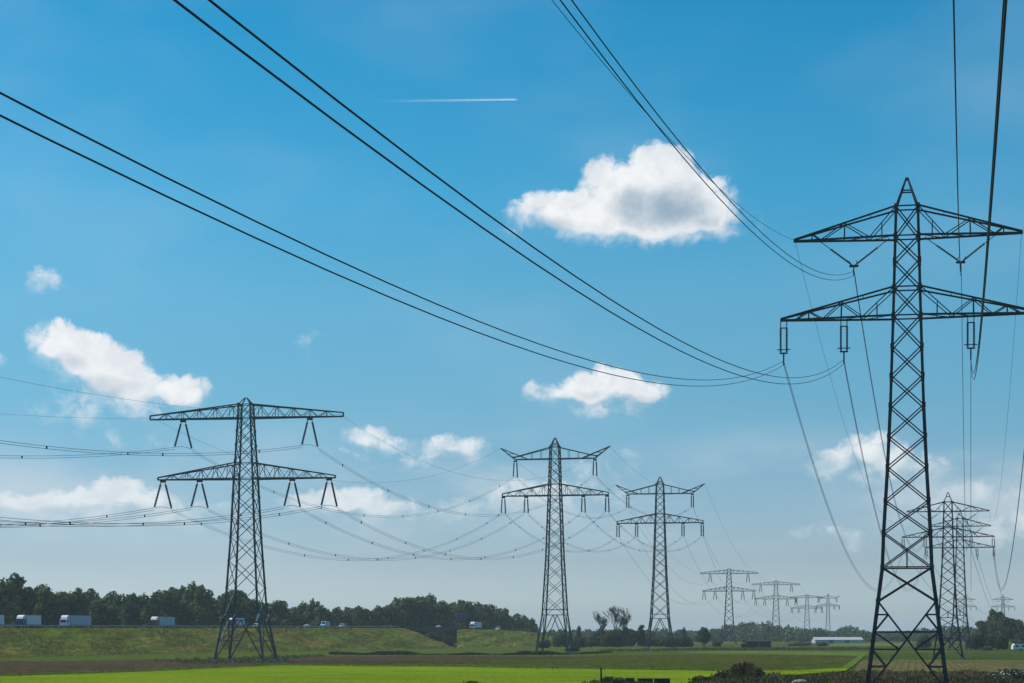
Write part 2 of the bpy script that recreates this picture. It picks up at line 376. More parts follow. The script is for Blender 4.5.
def bank(px0, px1, name, end_slope, skew=False):
    """earth bank swept along the road; end_slope lengthens the toe beyond the last section"""
    N = 60; mb = MB(); prof_n = 9
    for k in range(N + 1):
        p, n = top_at(px0 + (px1 - px0) * k / N)
        for j in range(prof_n):                       # front slope with slight unevenness
            t = j / (prof_n - 1)
            z = p.z * (1 - t); off = 25 * t
            q = p + n * off
            if skew and k < 24:          # the cut follows the lane that passes beneath
                d = Vector((-n.y, n.x, 0)); sh = 0
                for _ in range(12):
                    w_ = q + d * sh; sh -= ((512 + F * w_.x / w_.y) - (512 + F * p.x / p.y)) / F * w_.y / (d.x - d.y * w_.x / w_.y)
                q = q + d * sh * (1 - k / 24)
            q.z = z
            if 0 < j < prof_n - 1: q.z += 0.25 * math.sin(k * 0.9 + j * 1.7) + rng.normal() * 0.12
            mb.v.append(q)
        for off, z in ((-ROADW, p.z), (-ROADW - 22, 0)):
            q = p + n * off
            if skew and k < 24:
                d = Vector((-n.y, n.x, 0)); sh = 0
                for _ in range(12):
                    w_ = q + d * sh; sh -= ((512 + F * w_.x / w_.y) - (512 + F * p.x / p.y)) / F * w_.y / (d.x - d.y * w_.x / w_.y)
                q = q + d * sh * (1 - k / 24)
            q.z = z
            mb.v.append(q)
    w = prof_n + 2
    for k in range(N):
        b = k * w
        for j in range(prof_n - 1): mb.f.append((b + j + 1, b + j, b + w + j, b + w + j + 1))
        mb.f.append((b, b + prof_n, b + w + prof_n, b + w)); mb.f.append((b + prof_n, b + prof_n + 1, b + w + prof_n + 1, b + w + prof_n))
    # closing end faces
    mb.f.append(tuple(range(w))); mb.f.append(tuple(N * w + j for j in range(w - 1, -1, -1)))
    if end_slope:
        i = len(mb.v); p, n = top_at(px1); d = Vector((-n.y, n.x, 0)); b = N * w
        mb.v.append(p + n * 22 + d * end_slope - Vector((0, 0, p.z))); mb.v.append(p - n * (ROADW + 20) + d * end_slope - Vector((0, 0, p.z)))
        mb.f += [(b, b + prof_n - 1, i), (b + prof_n, b, i, i + 1), (b + prof_n, i + 1, b + prof_n + 1)]
    return struct(mb.build(name, G_BANK))
bank(-139, 405, 'embankment', 0)
bank(457, 758, 'embankment', 0, True)
mb = MB(); K = 120
for k in range(K + 1):
    p, n = top_at(-139 + (758 + 139) * k / K); z = Vector((0, 0, 0.09))
    mb.v += [p - n * 1.2 + z, p - n * (ROADW - 1) + z]
mb.f = [(2*k, 2*k+1, 2*k+3, 2*k+2) for k in range(K)]
struct(mb.build('motorway', G_ROAD))
mb = MB()
for off in (2.2, 12.6, 14.6, 25.0):
    for k in range(K):
        p, n = top_at(-139 + 897 * k / K); q, n2 = top_at(-139 + 897 * (k + 1) / K); z = Vector((0, 0, 0.1))
        mb.quad(p - n * off + z, q - n2 * off + z, q - n2 * (off + .2) + z, p - n * (off + .2) + z)
struct(mb.build('road_markings', M_LINE))

# underpass
b0, n0 = top_at(406); b1, n1 = top_at(459); ud = (b1 - b0).normalized(); un = (n0 + n1).normalized()
br = empty('underpass_bridge', b0); tag(br, 'dark concrete motorway underpass cut through the grass bank', 'bridge')
mb = MB()
def L(p): return p - b0
for (o0, o1, z0, z1, nm, m_) in ((0.6, -ROADW - 0.5, -1.3, 0.02, 'deck', M_DCONC), (0.75, 0.45, 0.05, 0.75, 'parapet', M_DCONC)):
    mb = MB(); i = 0
    a, b = b0 - ud * 2, b1 + ud * 0.5
    for p in (a, b):
        for o, z in ((o0, z0), (o0, z1), (o1, z1), (o1, z0)): mb.v.append(L(p) + un * o + Vector((0, 0, z)))
    mb.f = [(0, 1, 2, 3), (7, 6, 5, 4), (0, 4, 5, 1), (1, 5, 6, 2), (2, 6, 7, 3), (3, 7, 4, 0)]
    mb.build(nm, m_, br)
hb = b1.z - 1.32
mb = MB()      # abutment wall along the lane beneath, and an added wall keeping daylight out at the far side
lane = Vector((b1.x, b1.y, 0)).normalized()
def slab(p, q, th, z0, z1):
    d = (q - p).normalized(); t_ = Vector((d.y, -d.x, 0)) * th; i = len(mb.v)
    for w_ in (p, q):
        for o_, z_ in ((Vector(), z0), (Vector(), z1), (t_, z1), (t_, z0)):
            v_ = w_ + o_ - b0; v_.z = z_ - b0.z; mb.v.append(v_)
    mb.f += [(i, i+1, i+2, i+3), (i+7, i+6, i+5, i+4), (i, i+4, i+5, i+1), (i+1, i+5, i+6, i+2), (i+2, i+6, i+7, i+3), (i+3, i+7, i+4, i)]
slab(b1 - ud * .6 - lane * 3, b1 - ud * .6 + lane * 30, .8, 0, hb); mb.build('abutment', M_DCONC, br)
mb = MB(); slab(b0 - un * (ROADW - 1) - ud * 4, b1 - un * (ROADW - 1) + ud * 6, .8, 0, hb); mb.build('added_back_wall', M_DCONC, br)  # added wall, closes off the daylight so the opening stays dark
mb = MB(); slab(b0 - un * 12 + ud * 18, b0 - un * 12 + ud * 19, 8, 0, hb); mb.build('pier', M_DCONC, br)

# guard rail along the near edge
gr = empty('guard_rail', top_at(-100)[0]); tag(gr, 'long galvanised guard rail along the near edge of the motorway', 'guard rail')
o0 = gr.location.copy(); pts = []
for k in range(70):
    p, n = top_at(-100 + 500 * k / 69); pts.append(p - n * 0.8 - o0)
mb = MB()
for a, b in zip(pts, pts[1:]): mb.bar(a + Vector((0, 0, .72)), b + Vector((0, 0, .72)), 0.1, 0.34)
mb.build('rail', M_RAIL, gr)
pm = MB(); pm.box((0, 0, .42), (.12, .12, .84)); pm = pm.mesh('post', M_RAIL)
for p in pts:
    o = link('post', pm, gr); o.location = p

# ---------------------------------------------------------------- lattice pylons
def interp(tab, z):
    for (z0, w0), (z1, w1) in zip(tab, tab[1:]):
        if z0 <= z <= z1: return w0 + (w1 - w0) * (z - z0) / (z1 - z0)
    return tab[-1][1] if z > tab[-1][0] else tab[0][1]
def corner(tab, z, sx, sy):
    w = interp(tab, z) / 2; return Vector((sx * w, sy * w, z))
FACES = (((-1, -1), (1, -1)), ((1, -1), (1, 1)), ((1, 1), (-1, 1)), ((-1, 1), (-1, -1)))
def body(root, tab, levels, ztop, lw, bw, m, horiz=(), foot=None):
    for sx in (-1, 1):
        for sy in (-1, 1):
            mb = MB(); zs = [z for z, w in tab if z <= ztop]
            for a, b in zip(zs, zs[1:]):
                k = lw * (1.0 if a < ztop * 0.5 else 0.85)
                mb.bar(corner(tab, a, sx, sy), corner(tab, b, sx, sy), k)
            leg = mb.build('leg', m, root)
            fb = MB(); c = corner(tab, 0, sx, sy); fb.box((c.x, c.y, 0.2), (lw * 4, lw * 4, 0.7)); fb.build('footing', M_CONC, leg)
    mb = MB()
    for z0, z1 in zip(levels, levels[1:]):
        for (a, b) in FACES:
            mb.bar(corner(tab, z0, *a), corner(tab, z1, *b), bw); mb.bar(corner(tab, z0, *b), corner(tab, z1, *a), bw)
    for z in levels:                       # gusset plates
        for sx in (-1, 1):
            for sy in (-1, 1): mb.box(corner(tab, z, sx * 1.0, sy), (lw * 1.25, lw * 1.25, lw * 1.5))
    for z in horiz:
        for (a, b) in FACES: mb.bar(corner(tab, z, *a), corner(tab, z, *b), bw * 1.1)
    if foot:
        # braced lowest panel: stubs between the legs and the big diagonals
        z0, z1 = foot
        for (a, b) in FACES:
            for t in (0.25, 0.5, 0.75):
                for (p, q) in ((a, b), (b, a)):
                    zz = z0 + (z1 - z0) * t
                    dg = corner(tab, z0, *p).lerp(corner(tab, z1, *q), t) if t >= 0.5 else corner(tab, z0, *p).lerp(corner(tab, z1, *q), t)
                    side = p if t <= 0.5 else q
                    mb.bar(dg, corner(tab, dg.z, *side), bw * .8)
                    if t != 0.5: mb.bar(dg, corner(tab, z0 + (z1 - z0) * 0.5, *side), bw * .7)
    mb.build('bracing', m, root)
def arm(root, sgn, tipx, zl, zu, wl, wu, ztip, m, cw, bw, nodes, tab, name='cross_arm', blunt=0.0, down=False):
    """one side of a cross arm: two level bottom chords, two sloping top chords, lacing at the given fractions"""
    mb = MB()
    def low(t, sy): return Vector((sgn * (wl/2 + (tipx - wl/2) * t), sy * (wl/2) * (1 - t) + sy * 0.12, zl))
    def upp(t, sy): return Vector((sgn * (wu/2 + (tipx - wu/2) * t), sy * (wu/2) * (1 - t) + sy * 0.12, zu + (ztip + blunt - zu) * t))
    for sy in (-1, 1):
        mb.bar(low(0, sy), low(1, sy), cw * 1.15); mb.bar(upp(0, sy), upp(1, sy), cw)
        prev = 0.0; up = True
        for i, t in enumerate(nodes):
            # a warren: bottom, top, bottom ...
            if (i % 2 == 0) != down: mb.bar(low(prev, sy), upp(t, sy), bw); mb.bar(upp(t, sy), low(t, sy), bw)
            else: mb.bar(upp(prev, sy), low(t, sy), bw)
            if down and i == 0: q_ = upp(t * .55, sy); mb.bar(Vector((q_.x, q_.y, zl)), q_.lerp(Vector((q_.x, q_.y, zl)), .45), bw)
            prev = t
    ts = [0] + list(nodes) + [1]
    for i, (a, b) in enumerate(zip(ts, ts[1:])):
        mb.bar(low(a, -1), low(b, 1), bw * .8); mb.bar(low(b, -1), low(b, 1), bw * .8)
        mb.bar(upp(b, -1), upp(b, 1), bw * .7)
    if blunt: mb.bar(Vector((sgn * tipx, 0, zl)), Vector((sgn * tipx, 0, ztip + blunt)), cw * 1.2)
    return mb.build(name, m, root)
def ribbed(p, q, r0, r1, nrib, mbx):
    """insulator string: a lathe whose radius alternates between core and sheds"""
    p, q = Vector(p), Vector(q); pts = []; rad = []
    for k in range(nrib):
        t = k / nrib; d = 1 / nrib
        pts += [p.lerp(q, t + .02 * d), p.lerp(q, t + .3 * d), p.lerp(q, t + .45 * d), p.lerp(q, t + .6 * d)]
        rad += [r0, r0, r1, r0]
    mbx.tube(pts, rad, 8)

# -- near line: two-level pylon with V strings above and twin vertical strings below
def pylon_near(loc, phi, label, scale=1.0, det=True, bar=1.0, m=M_STEEL, name='pylon', group=None, wide=1.0):
    root = empty(name, loc, -phi); tag(root, label, 'pylon', group)
    tab = [(0, 7.9), (12.6, 4.75), (16, 4.5), (22.4, 3.75), (28.4, 3.2), (37.2, 2.65), (40.0, 2.5), (47.9, 2.1), (50.6, 0.25)]
    lev = [9.3, 12.6, 16, 19.1, 22.4, 25.4, 28.4, 31.3, 34.2, 37.2, 40.0, 42.6, 45.0, 47.9]
    body(root, tab, lev, 47.9, 0.29 * bar, 0.115 * bar, m, (12.6, 37.2, 40.0, 45.0, 47.9), None)
    mb = MB()
    # lowest frame: big crossing diagonals with level ties, joined to the legs
    for (a, b) in FACES:
        for (p, q) in ((a, b), (b, a)):
            t0, t1 = corner(tab, 9.3, *p), corner(tab, 0.4, *q)
            mb.bar(t0, t1, 0.16 * bar)
            for z in (8.0, 4.6, 2.9, 1.4):
                k = (9.3 - z) / 8.9; dgp = t0.lerp(t1, k)
                mb.bar(dgp, corner(tab, dgp.z, *(p if z > 6.0 else q)), 0.1 * bar)
            # knee braces
            dgp = t0.lerp(t1, (9.3 - 8.0) / 8.9); mb.bar(dgp, corner(tab, 6.3, *p), 0.11 * bar)
            dgp = t0.lerp(t1, (9.3 - 4.6) / 8.9); mb.bar(dgp, corner(tab, 6.3, *q), 0.11 * bar)
            dgp = t0.lerp(t1, (9.3 - 2.9) / 8.9); mb.bar(dgp, corner(tab, 4.6, *q), 0.1 * bar)
        mb.bar(corner(tab, 6.3, *a), corner(tab, 6.3, *b), 0.16 * bar)
        mid = (corner(tab, 12.6, *a) + corner(tab, 12.6, *b)) / 2
        mb.bar(mid, mid + Vector((0, 0, 1.7)), 0.14 * bar)
    mb.build('leg_frame', m, root)
    mb = MB()
    for sx in (-1, 1):
        for sy in (-1, 1): mb.bar(corner(tab, 47.9, sx, sy), (sx * .1, sy * .1, 50.7), 0.16 * bar)
    for (a, b) in FACES:
        mb.bar(corner(tab, 49.5, *a), corner(tab, 49.5, *b), 0.12 * bar)
    mb.box((0, 0, 50.7), (.35, .35, .25))
    mb.build('peak', m, root)
    for s in (-1, 1):
        arm(root, s, 11.0, 45.0, 47.9, 2.25, 2.1, 45.15, m, 0.16 * bar, 0.09 * bar, (0.25, 0.5, 0.73, 0.82), tab, 'upper_cross_arm', down=True)
        arm(root, s, 12.3, 37.2, 40.0, 2.65, 2.5, 37.35, m, 0.16 * bar, 0.09 * bar, (0.27, 0.46, 0.62, 0.75, 0.87), tab, 'lower_cross_arm', down=True)
    # V strings
    for s in (-1, 1):
        apex = Vector((s * 5.15, 0, 42.35)); ins = empty('insulator'); ins.parent = root
        ends = [Vector((s * 8.5, 0, 44.95)), Vector((s * 1.7, 0, 44.95))]
        v = MB(); v.box(apex, (.85, .2, .2)); v.bar(apex, apex - Vector((0, 0, .9)), .12 * bar); v.build('yoke', m, ins)
        for e in ends:
            sm = MB(); sm.bar(e, e.lerp(apex, .34), .07 * bar); ribbed(e.lerp(apex, .33), e.lerp(apex, .93), .07 * bar, .17 * bar, 16 if det else 4, sm)
            sm.bar(e.lerp(apex, .92), apex, .09 * bar); sm.build('string', M_INS, ins)
            hb = MB(); c = e.lerp(apex, .9); hb.bar(c + Vector((-.12 * s, 0, -.3)), c + Vector((.12 * s, 0, .3)), .06 * bar); hb.build('arcing_horn', m, ins)
    for x in (-12.0, -6.1, 6.1, 12.0):
        ins = empty('insulator'); ins.parent = root
        v = MB(); v.box((x, 0, 33.95), (.8, .14, .14)); v.bar((x, 0, 33.9), (x, 0, 32.8), .14 * bar); v.build('yoke', m, ins)
        v = MB(); v.bar((x - .65, 0, 34.3), (x + .65, 0, 34.3), .08 * bar); v.build('arcing_horn', m, ins)
        v = MB(); v.box((x, 0, 36.45), (.75, .12, .1)); v.build('hanger', m, ins)
        for dx in (-.3, .3):
            sm = MB(); sm.bar((x + dx, 0, 37.2), (x + dx, 0, 36.3), .09 * bar); ribbed((x + dx, 0, 36.4), (x + dx, 0, 34.0), .08 * bar, .165 * bar, 15 if det else 4, sm); sm.build('string', M_INS, ins)
    root.scale = (scale * wide, scale, scale)
    return root
NEAR_ATT = [('upper left', -5.1, 41.9), ('upper right', 5.2, 41.9), ('outer left', -12.0, 33.2), ('inner left', -6.1, 33.2), ('inner right', 6.1, 33.2), ('outer right', 12.0, 33.2)]
NEAR_EARTH = [('left', -10.9, 45.1), ('right', 10.9, 45.1)]

# -- far line, type with straight wide arms
def delta_ins(root, x, z, ln, ex, ey, m, bar, jump=True):
    ins = empty('insulator'); ins.parent = root
    v = MB(); v.box((x, 0, z - .25), (1.3, .3, .5)); v.build('yoke', m, ins)
    a, b = Vector((x - ex, -ey, z - ln)), Vector((x + ex, ey, z - ln))
    for t, e in ((-.45, a), (.45, b)):
        sm = MB(); p = Vector((x + t, 0, z - .45)); sm.bar(p, p.lerp(e, .1), .12 * bar); ribbed(p.lerp(e, .08), e, .21 * bar, .27 * bar, 8, sm); sm.build('string', M_INSG, ins)
    if jump:
        j = MB(); pts = [a.lerp(b, k / 8) + Vector((0, 0, .35 * math.sin(PI * k / 8))) for k in range(9)]; j.tube(pts, .05 * bar, 5); j.build('jumper', M_WIREL, ins)
    return ins
def guards(root, tab, z, m):
    for sx in (-1, 1):
        for sy in (-1, 1):
            g = MB(); c = corner(tab, z, sx, sy); c2 = corner(tab, z + 1.9, sx, sy)
            g.bar(c + Vector((-.45, -.3, 0)), c2 + Vector((.3, -.3, -.2)), .42, .1); g.build('climbing_guard', M_WHITE, root)
FLAT_ATT = [('upper left', -14.5, 54.0), ('upper right', 14.6, 54.0), ('outer left', -19.2, 40.6), ('inner left', -10.7, 40.6), ('inner right', 10.6, 40.6), ('outer right', 19.0, 40.6)]
FLAT_LEN, FLAT_EX, FLAT_EY = 6.3, 1.15, 2.6
def panels(tab, z0, z1, ratio):
    lev = [z0]; z = z0
    while z < z1 - 0.5:
        z += max(1.5, interp(tab, z) * ratio); lev.append(z)
    k = (z1 - z0) / (lev[-1] - z0); return [z0 + (q - z0) * k for q in lev]
def pylon_flat(loc, phi, label, sc=1.0, bar=1.0, m=M_GALV, ins=True, sub=True):
    root = empty('pylon', loc, -phi); tag(root, label, 'pylon', 'pylons of the power line on the left')
    tab = [(0, 11.2), (9.3, 8.1), (13.8, 7.1), (27, 5.5), (40.7, 4.3), (44.2, 3.9), (54.2, 2.9), (57.2, 2.7), (58.7, .5)]
    lev = panels(tab, 9.3, 40.7, .95) + panels(tab, 40.7, 54.2, .95)[1:] + [57.2]
    body(root, tab, lev, 57.2, .38 * bar, .14 * bar, m, (9.3, 11.0, 40.7, 44.2, 54.2, 57.2), None)
    mb = MB()
    for (a, b) in FACES:
        top = (corner(tab, 9.3, *a) + corner(tab, 9.3, *b)) / 2
        mid = (corner(tab, 13.5, *a) + corner(tab, 13.5, *b)) / 2
        for p in (a, b):
            mb.bar(top, corner(tab, .3, *p), .22 * bar); mb.bar(corner(tab, 4.6, *p), top.lerp(corner(tab, .3, *p), .5), .15 * bar)
            mb.bar(corner(tab, 4.6, *p), top.lerp(corner(tab, .3, *p), .22), .13 * bar)
    mb.build('leg_frame', m, root)
    mb = MB()
    for sx in (-1, 1):
        for sy in (-1, 1): mb.bar(corner(tab, 57.2, sx, sy), (sx * .2, sy * .2, 58.7), .2 * bar)
    mb.build('peak', m, root)
    for s in (-1, 1):
        n1 = [k / 11 for k in range(1, 11)]
        arm(root, s, 22.2, 54.2, 57.2, 2.9, 2.7, 54.5, m, .25 * bar, .11 * bar, n1, tab, 'upper_cross_arm', blunt=.55)
        arm(root, s, 20.4, 40.7, 44.2, 4.3, 3.9, 40.9, m, .25 * bar, .11 * bar, n1, tab, 'lower_cross_arm', blunt=.3)
    for nm, x, z in FLAT_ATT: delta_ins(root, x, z, FLAT_LEN, FLAT_EX, FLAT_EY, m, bar)
    if sub: guards(root, tab, 9.0, m)
    root.scale = (sc,) * 3
    return root
# -- far line, type with raised V-shaped arm ends
VEE_ATT = [('upper left', -13.5, 64.4), ('upper right', 13.5, 64.4), ('outer left', -17.6, 52.3), ('inner left', -9.8, 52.3), ('inner right', 9.6, 52.3), ('outer right', 17.6, 52.3)]
def pylon_vee(loc, phi, label, sc=1.0, bar=1.0, m=M_GALV):
    root = empty('pylon', loc, -phi); tag(root, label, 'pylon', 'pylons of the power line on the left')
    tab = [(0, 11.0), (12.7, 7.3), (31, 5.3), (52.5, 3.9), (56.3, 3.6), (64.7, 3.2), (68.7, 2.9), (71.7, .4)]
    lev = panels(tab, 12.7, 52.5, .9) + panels(tab, 52.5, 64.7, .9)[1:] + [68.7]
    body(root, tab, lev, 68.7, .42 * bar, .15 * bar, m, (12.7, 14.5, 52.5, 56.3, 64.7, 68.7), None)
    mb = MB()
    for (a, b) in FACES:
        top = (corner(tab, 12.7, *a) + corner(tab, 12.7, *b)) / 2
        for p in (a, b):
            mb.bar(top, corner(tab, .3, *p), .24 * bar); mb.bar(corner(tab, 6, *p), top.lerp(corner(tab, .3, *p), .5), .15 * bar)
    mb.build('leg_frame', m, root)
    mb = MB()
    for sx in (-1, 1):
        for sy in (-1, 1): mb.bar(corner(tab, 68.7, sx, sy), (sx * .15, sy * .15, 71.7), .28 * bar)
    for (a, b) in FACES:
        mb.bar(corner(tab, 68.7, *a), corner(tab, 70.2, *b), .16 * bar); mb.bar(corner(tab, 68.7, *b), corner(tab, 70.2, *a), .16 * bar)
    mb.build('peak', m, root)
    for s in (-1, 1):
        mb = MB()
        for sy in (-1, 1):
            y = sy * .55
            T = Vector((s * 18.6, sy * .1, 68.6)); A = Vector((s * 13.5, y, 64.7)); A2 = Vector((s * 14.4, y, 65.3))
            B = Vector((s * 1.6, sy * 1.6, 64.7)); Cc = Vector((s * 1.45, sy * 1.45, 68.5)); D = Vector((s * 9.0, y * 1.4, 64.7))
            for p, q, w in ((B, A, .32), (T, A, .28), (T, D, .28), (Cc, A2, .26)): mb.bar(p, q, w * bar)
            for t in (.25, .5, .75):
                mb.bar(T.lerp(A, t), T.lerp(D, t), .12 * bar)
                pu = Cc.lerp(A2, t); mb.bar(pu, Vector((pu.x, pu.y, 64.7)), .12 * bar)
        for p in ((18.6, 68.6, .1), (13.5, 64.7, .55), (9, 64.7, .77), (5, 64.7, 1.2)):
            mb.bar((s * p[0], -p[2], p[1]), (s * p[0], p[2], p[1]), .16 * bar)
        mb.build('upper_cross_arm', m, root)
        n1 = [k / 8 for k in range(1, 8)]
        arm(root, s, 18.0, 52.5, 56.3, 3.9, 3.6, 52.6, m, .3 * bar, .12 * bar, n1, tab, 'lower_cross_arm', blunt=.7)
    for nm, x, z in VEE_ATT: delta_ins(root, x, z, 5.6, .25, 2.3, m, bar)
    root.scale = (sc,) * 3
    return root

# positions
def tower(px, s): p = at(px, s); return p
R1 = tower(907, 10.2); R2 = tower(948, 4.0); R2b = tower(960, 2.5); R3 = tower(1003, 1.08); R3b = tower(965, 1.0)
PHI = math.radians(11.2)
pylon_near(R1, PHI, 'nearest dark lattice pylon on the right, two arm levels, its legs reaching the bottom edge')
pylon_near(R2, PHI, 'left one of the two overlapping pylons just right of the nearest pylon, wide arms', 0.82, False, 1.25, M_STEEL, wide=1.12)
pylon_near(R2b, PHI, 'right one of the two overlapping pylons just right of the nearest pylon, slightly lower', 1.1, False, 1.4, M_GALV)
far_lab = {'R3': 'tiny faint pylon above the round trees at the right edge', 'R3b': 'tiny faint pylon low behind the pair of overlapping pylons'}
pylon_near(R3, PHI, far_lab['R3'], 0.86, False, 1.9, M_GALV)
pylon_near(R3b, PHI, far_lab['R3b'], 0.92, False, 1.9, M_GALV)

LT = [('flat', 246, 4.5, 9, 1.0, 1.0, 'wide-armed grey pylon in front of the motorway bank at left'),
      ('vee', 555, 3.0, 12, 1.0, 1.0, 'taller pylon with raised V-shaped arm ends right of the motorway underpass'),
      ('vee', 660, 2.33, 10, 1.03, 1.1, 'second pylon with raised V-shaped arm ends, behind dark bushes mid field'),
      ('flat', 729, 1.48, 9, 0.875, 1.35, 'straight-armed distant pylon, largest of the far row before the horizon woods'),
      ('flat', 776, 1.13, 9, 0.93, 1.5, 'far pylon with pointed top, second in the small row on the horizon'),
      ('flat', 807, 0.83, 9, 0.94, 1.8, 'third far pylon of the small row on the horizon, faint'),
      ('vee', 828, 0.74, 8, 0.86, 1.9, 'far pylon with upturned arm ends above the white barn')]
LPOS = []
for typ, px, s, ph, sc, bar, lab in LT:
    loc = tower(px, s); LPOS.append((loc, math.radians(ph), sc, typ))
    (pylon_flat if typ == 'flat' else pylon_vee)(loc, math.radians(ph), lab, sc, bar)
L0 = LPOS[0][0] + Vector((-math.sin(math.radians(22)), -math.cos(math.radians(22)), 0)) * 232

# ---------------------------------------------------------------- cables
def local(loc, phi, sc, x, y, z):
    c, s = math.cos(phi), math.sin(phi)
    return Vector((loc.x + sc * (x * c + y * s), loc.y + sc * (-x * s + y * c), loc.z + sc * z))
def sagged(a, b, sag, n=48):
    return [a.lerp(b, k / n) - Vector((0, 0, 4 * sag * (k / n) * (1 - k / n))) for k in range(n + 1)]
SPM = {}
def cable(a, b, sag, r, m, label, group, twin=0.0, spacers=0, n=48):
    """a cable, or a twin bundle with spacers, hung from a to b"""
    pts = [p - a for p in sagged(a, b, sag, n)]
    if not twin:
        mb = MB(); mb.tube(pts, r, 6); o = mb.build('cable', m, None, True); o.location = a
        return tag(o, label, 'cable', group)
    root = empty('cable_pair', a); tag(root, label, 'cable', group)
    for dz in (0, -twin):
        mb = MB(); mb.tube([p + Vector((0, 0, dz)) for p in pts], r, 6); mb.build('conductor', m, root, True)
    for k in range(spacers):
        t = (k + .6) / spacers; q = pts[int(t * n)]
        key = (twin, m.name)
        if key not in SPM:
            s = MB(); s.box((0, 0, -twin / 2), (.24, .24, twin + .12)); SPM[key] = s.mesh('spacer', m)
        o = link('spacer', SPM[key], root); o.location = q
    return root
# right-hand line: previous pylon stands behind the camera, out of sight
ldir = Vector((math.sin(math.radians(12.8)), math.cos(math.radians(12.8)), 0))
PH_R = math.radians(12.8)
R0 = R1 - ldir * 372
A_span = 'from the {} of the nearest pylon, sweeping overhead'
B_span = 'running on behind from the {} of the nearest pylon'
for nm, x, z in NEAR_ATT:
    a = local(R1, PHI, 1, x, 0, z); b = local(R0, PH_R, 1, x, 0, z)
    hook = {'upper left': 'left V-string', 'upper right': 'right V-string', 'outer left': 'outermost left double string', 'inner left': 'inner left double string',
            'inner right': 'inner right double string', 'outer right': 'outermost right double string'}[nm]
    cable(a, b, 19.3 if 'upper' in nm else 17.35, .022, M_WIRE, 'twin cable ' + A_span.format(hook), 'cables of the power line on the right', .42, 0, 64)
    b2 = local(R2, PHI, .82, x * 1.12, 0, z)
    cable(a, b2, 15.5, .026, M_WIRE, 'twin cable ' + B_span.format(hook), 'cables of the power line on the right', .42, 0)
    c2 = local(R3, PHI, .86, x, 0, z)
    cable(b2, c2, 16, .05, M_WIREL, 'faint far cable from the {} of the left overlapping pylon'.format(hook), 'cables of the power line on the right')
for nm, x, z in NEAR_EARTH:
    a = local(R1, PHI, 1, x, 0, z)
    cable(a, local(R0, PH_R, 1, x, 0, z), 15.2, .016, M_WIRE, f'thin earth wire from the {nm} upper arm tip of the nearest pylon, back overhead', 'cables of the power line on the right', 0, 0, 64)
    cable(a, local(R2, PHI, .82, x * 1.12, 0, z), 12, .016, M_WIRE, f'thin earth wire from the {nm} upper arm tip of the nearest pylon onward', 'cables of the power line on the right')
# left-hand line
ATT = {'flat': (FLAT_ATT, FLAT_LEN, FLAT_EX, FLAT_EY, 21.6, 54.6), 'vee': (VEE_ATT, 5.6, .25, 2.3, 18.5, 68.6)}
def att(i, k, side):
    loc, ph, sc, typ = LPOS[i]; A, ln, ex, ey, ex_, ez_ = ATT[typ]; nm, x, z = A[k]
    return local(loc, ph, sc, x + side * ex, side * ey, z - ln)
def eatt(i, sx):
    loc, ph, sc, typ = LPOS[i]; x, z = ATT[typ][4:]; return local(loc, ph, sc, sx * x, 0, z)
NAMES = ['wide-armed left pylon', 'first V-armed pylon', 'second V-armed pylon', 'largest far pylon', 'pointed far pylon', 'faint third far pylon', 'last upturned far pylon']
GRP = 'cables of the power line on the left'
for k, (nm, x, z) in enumerate(FLAT_ATT):
    a = att(0, k, -1); ph0 = math.radians(22)
    b = local(L0, math.radians(16), 1, x, 2.6, z - FLAT_LEN)
    cable(a, b, 8.8, .042, M_WIRE, f'twin cable from the {nm} insulator of the wide-armed pylon out to the left edge', GRP, .45, 6)
for sx, nm in ((-1, 'left'), (1, 'right')):
    cable(eatt(0, sx), local(L0, math.radians(16), 1, sx * 21.6, 0, 54.6), 6.5, .025, M_WIREL, f'thin earth wire from the {nm} top arm tip of the wide-armed pylon leftwards', GRP)
SAG = [13.2, 9, 13, 11, 12, 1]; SAGU = [14, 8, 12, 11, 12, 1]
RAD = [.034, .04, .05, .06, .075]
for i in range(5):
    for k, (nm, x, z) in enumerate(FLAT_ATT):
        a, b = att(i, k, 1), att(i + 1, k, -1)
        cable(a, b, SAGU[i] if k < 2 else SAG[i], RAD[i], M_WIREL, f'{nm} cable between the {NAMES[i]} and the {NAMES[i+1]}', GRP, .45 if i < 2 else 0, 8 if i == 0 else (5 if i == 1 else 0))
    for sx, nm in ((-1, 'left'), (1, 'right')):
        cable(eatt(i, sx), eatt(i + 1, sx), 13 if i == 0 else 7.5, RAD[i] * .75, M_WIREL, f'thin {nm} earth wire between the {NAMES[i]} and the {NAMES[i+1]}', GRP)

# ---------------------------------------------------------------- vegetation
def leaf_mat(name, dark, light, warm, thin=.42):
    m = bpy.data.materials.new(name); m.use_nodes = True; t = NT(m.node_tree)
    b = m.node_tree.nodes['Principled BSDF']; b.inputs['Roughness'].default_value = 0.7; b.inputs['Specular IOR Level'].default_value = 0.2
    g = t.n('ShaderNodeNewGeometry'); oi = t.n('ShaderNodeObjectInfo')
    c = t.mix(g.outputs['Random Per Island'], (*dark, 1), (*light, 1))
    c = t.mix(t.math('MULTIPLY', oi.outputs['Random'], .45), c, (*warm, 1))
    t.L.new(c, b.inputs['Base Color'])
    tr = t.n('ShaderNodeBsdfTranslucent'); t.L.new(c, tr.inputs[0])
    mx = t.n('ShaderNodeMixShader'); mx.inputs[0].default_value = thin
    t.L.new(b.outputs[0], mx.inputs[1]); t.L.new(tr.outputs[0], mx.inputs[2])
    t.L.new(mx.outputs[0], m.node_tree.nodes['Material Output'].inputs[0])
    return m
LEAF = leaf_mat('poplar leaves', (0.018, 0.038, 0.014), (0.15, 0.20, 0.05), (0.06, 0.09, 0.02))
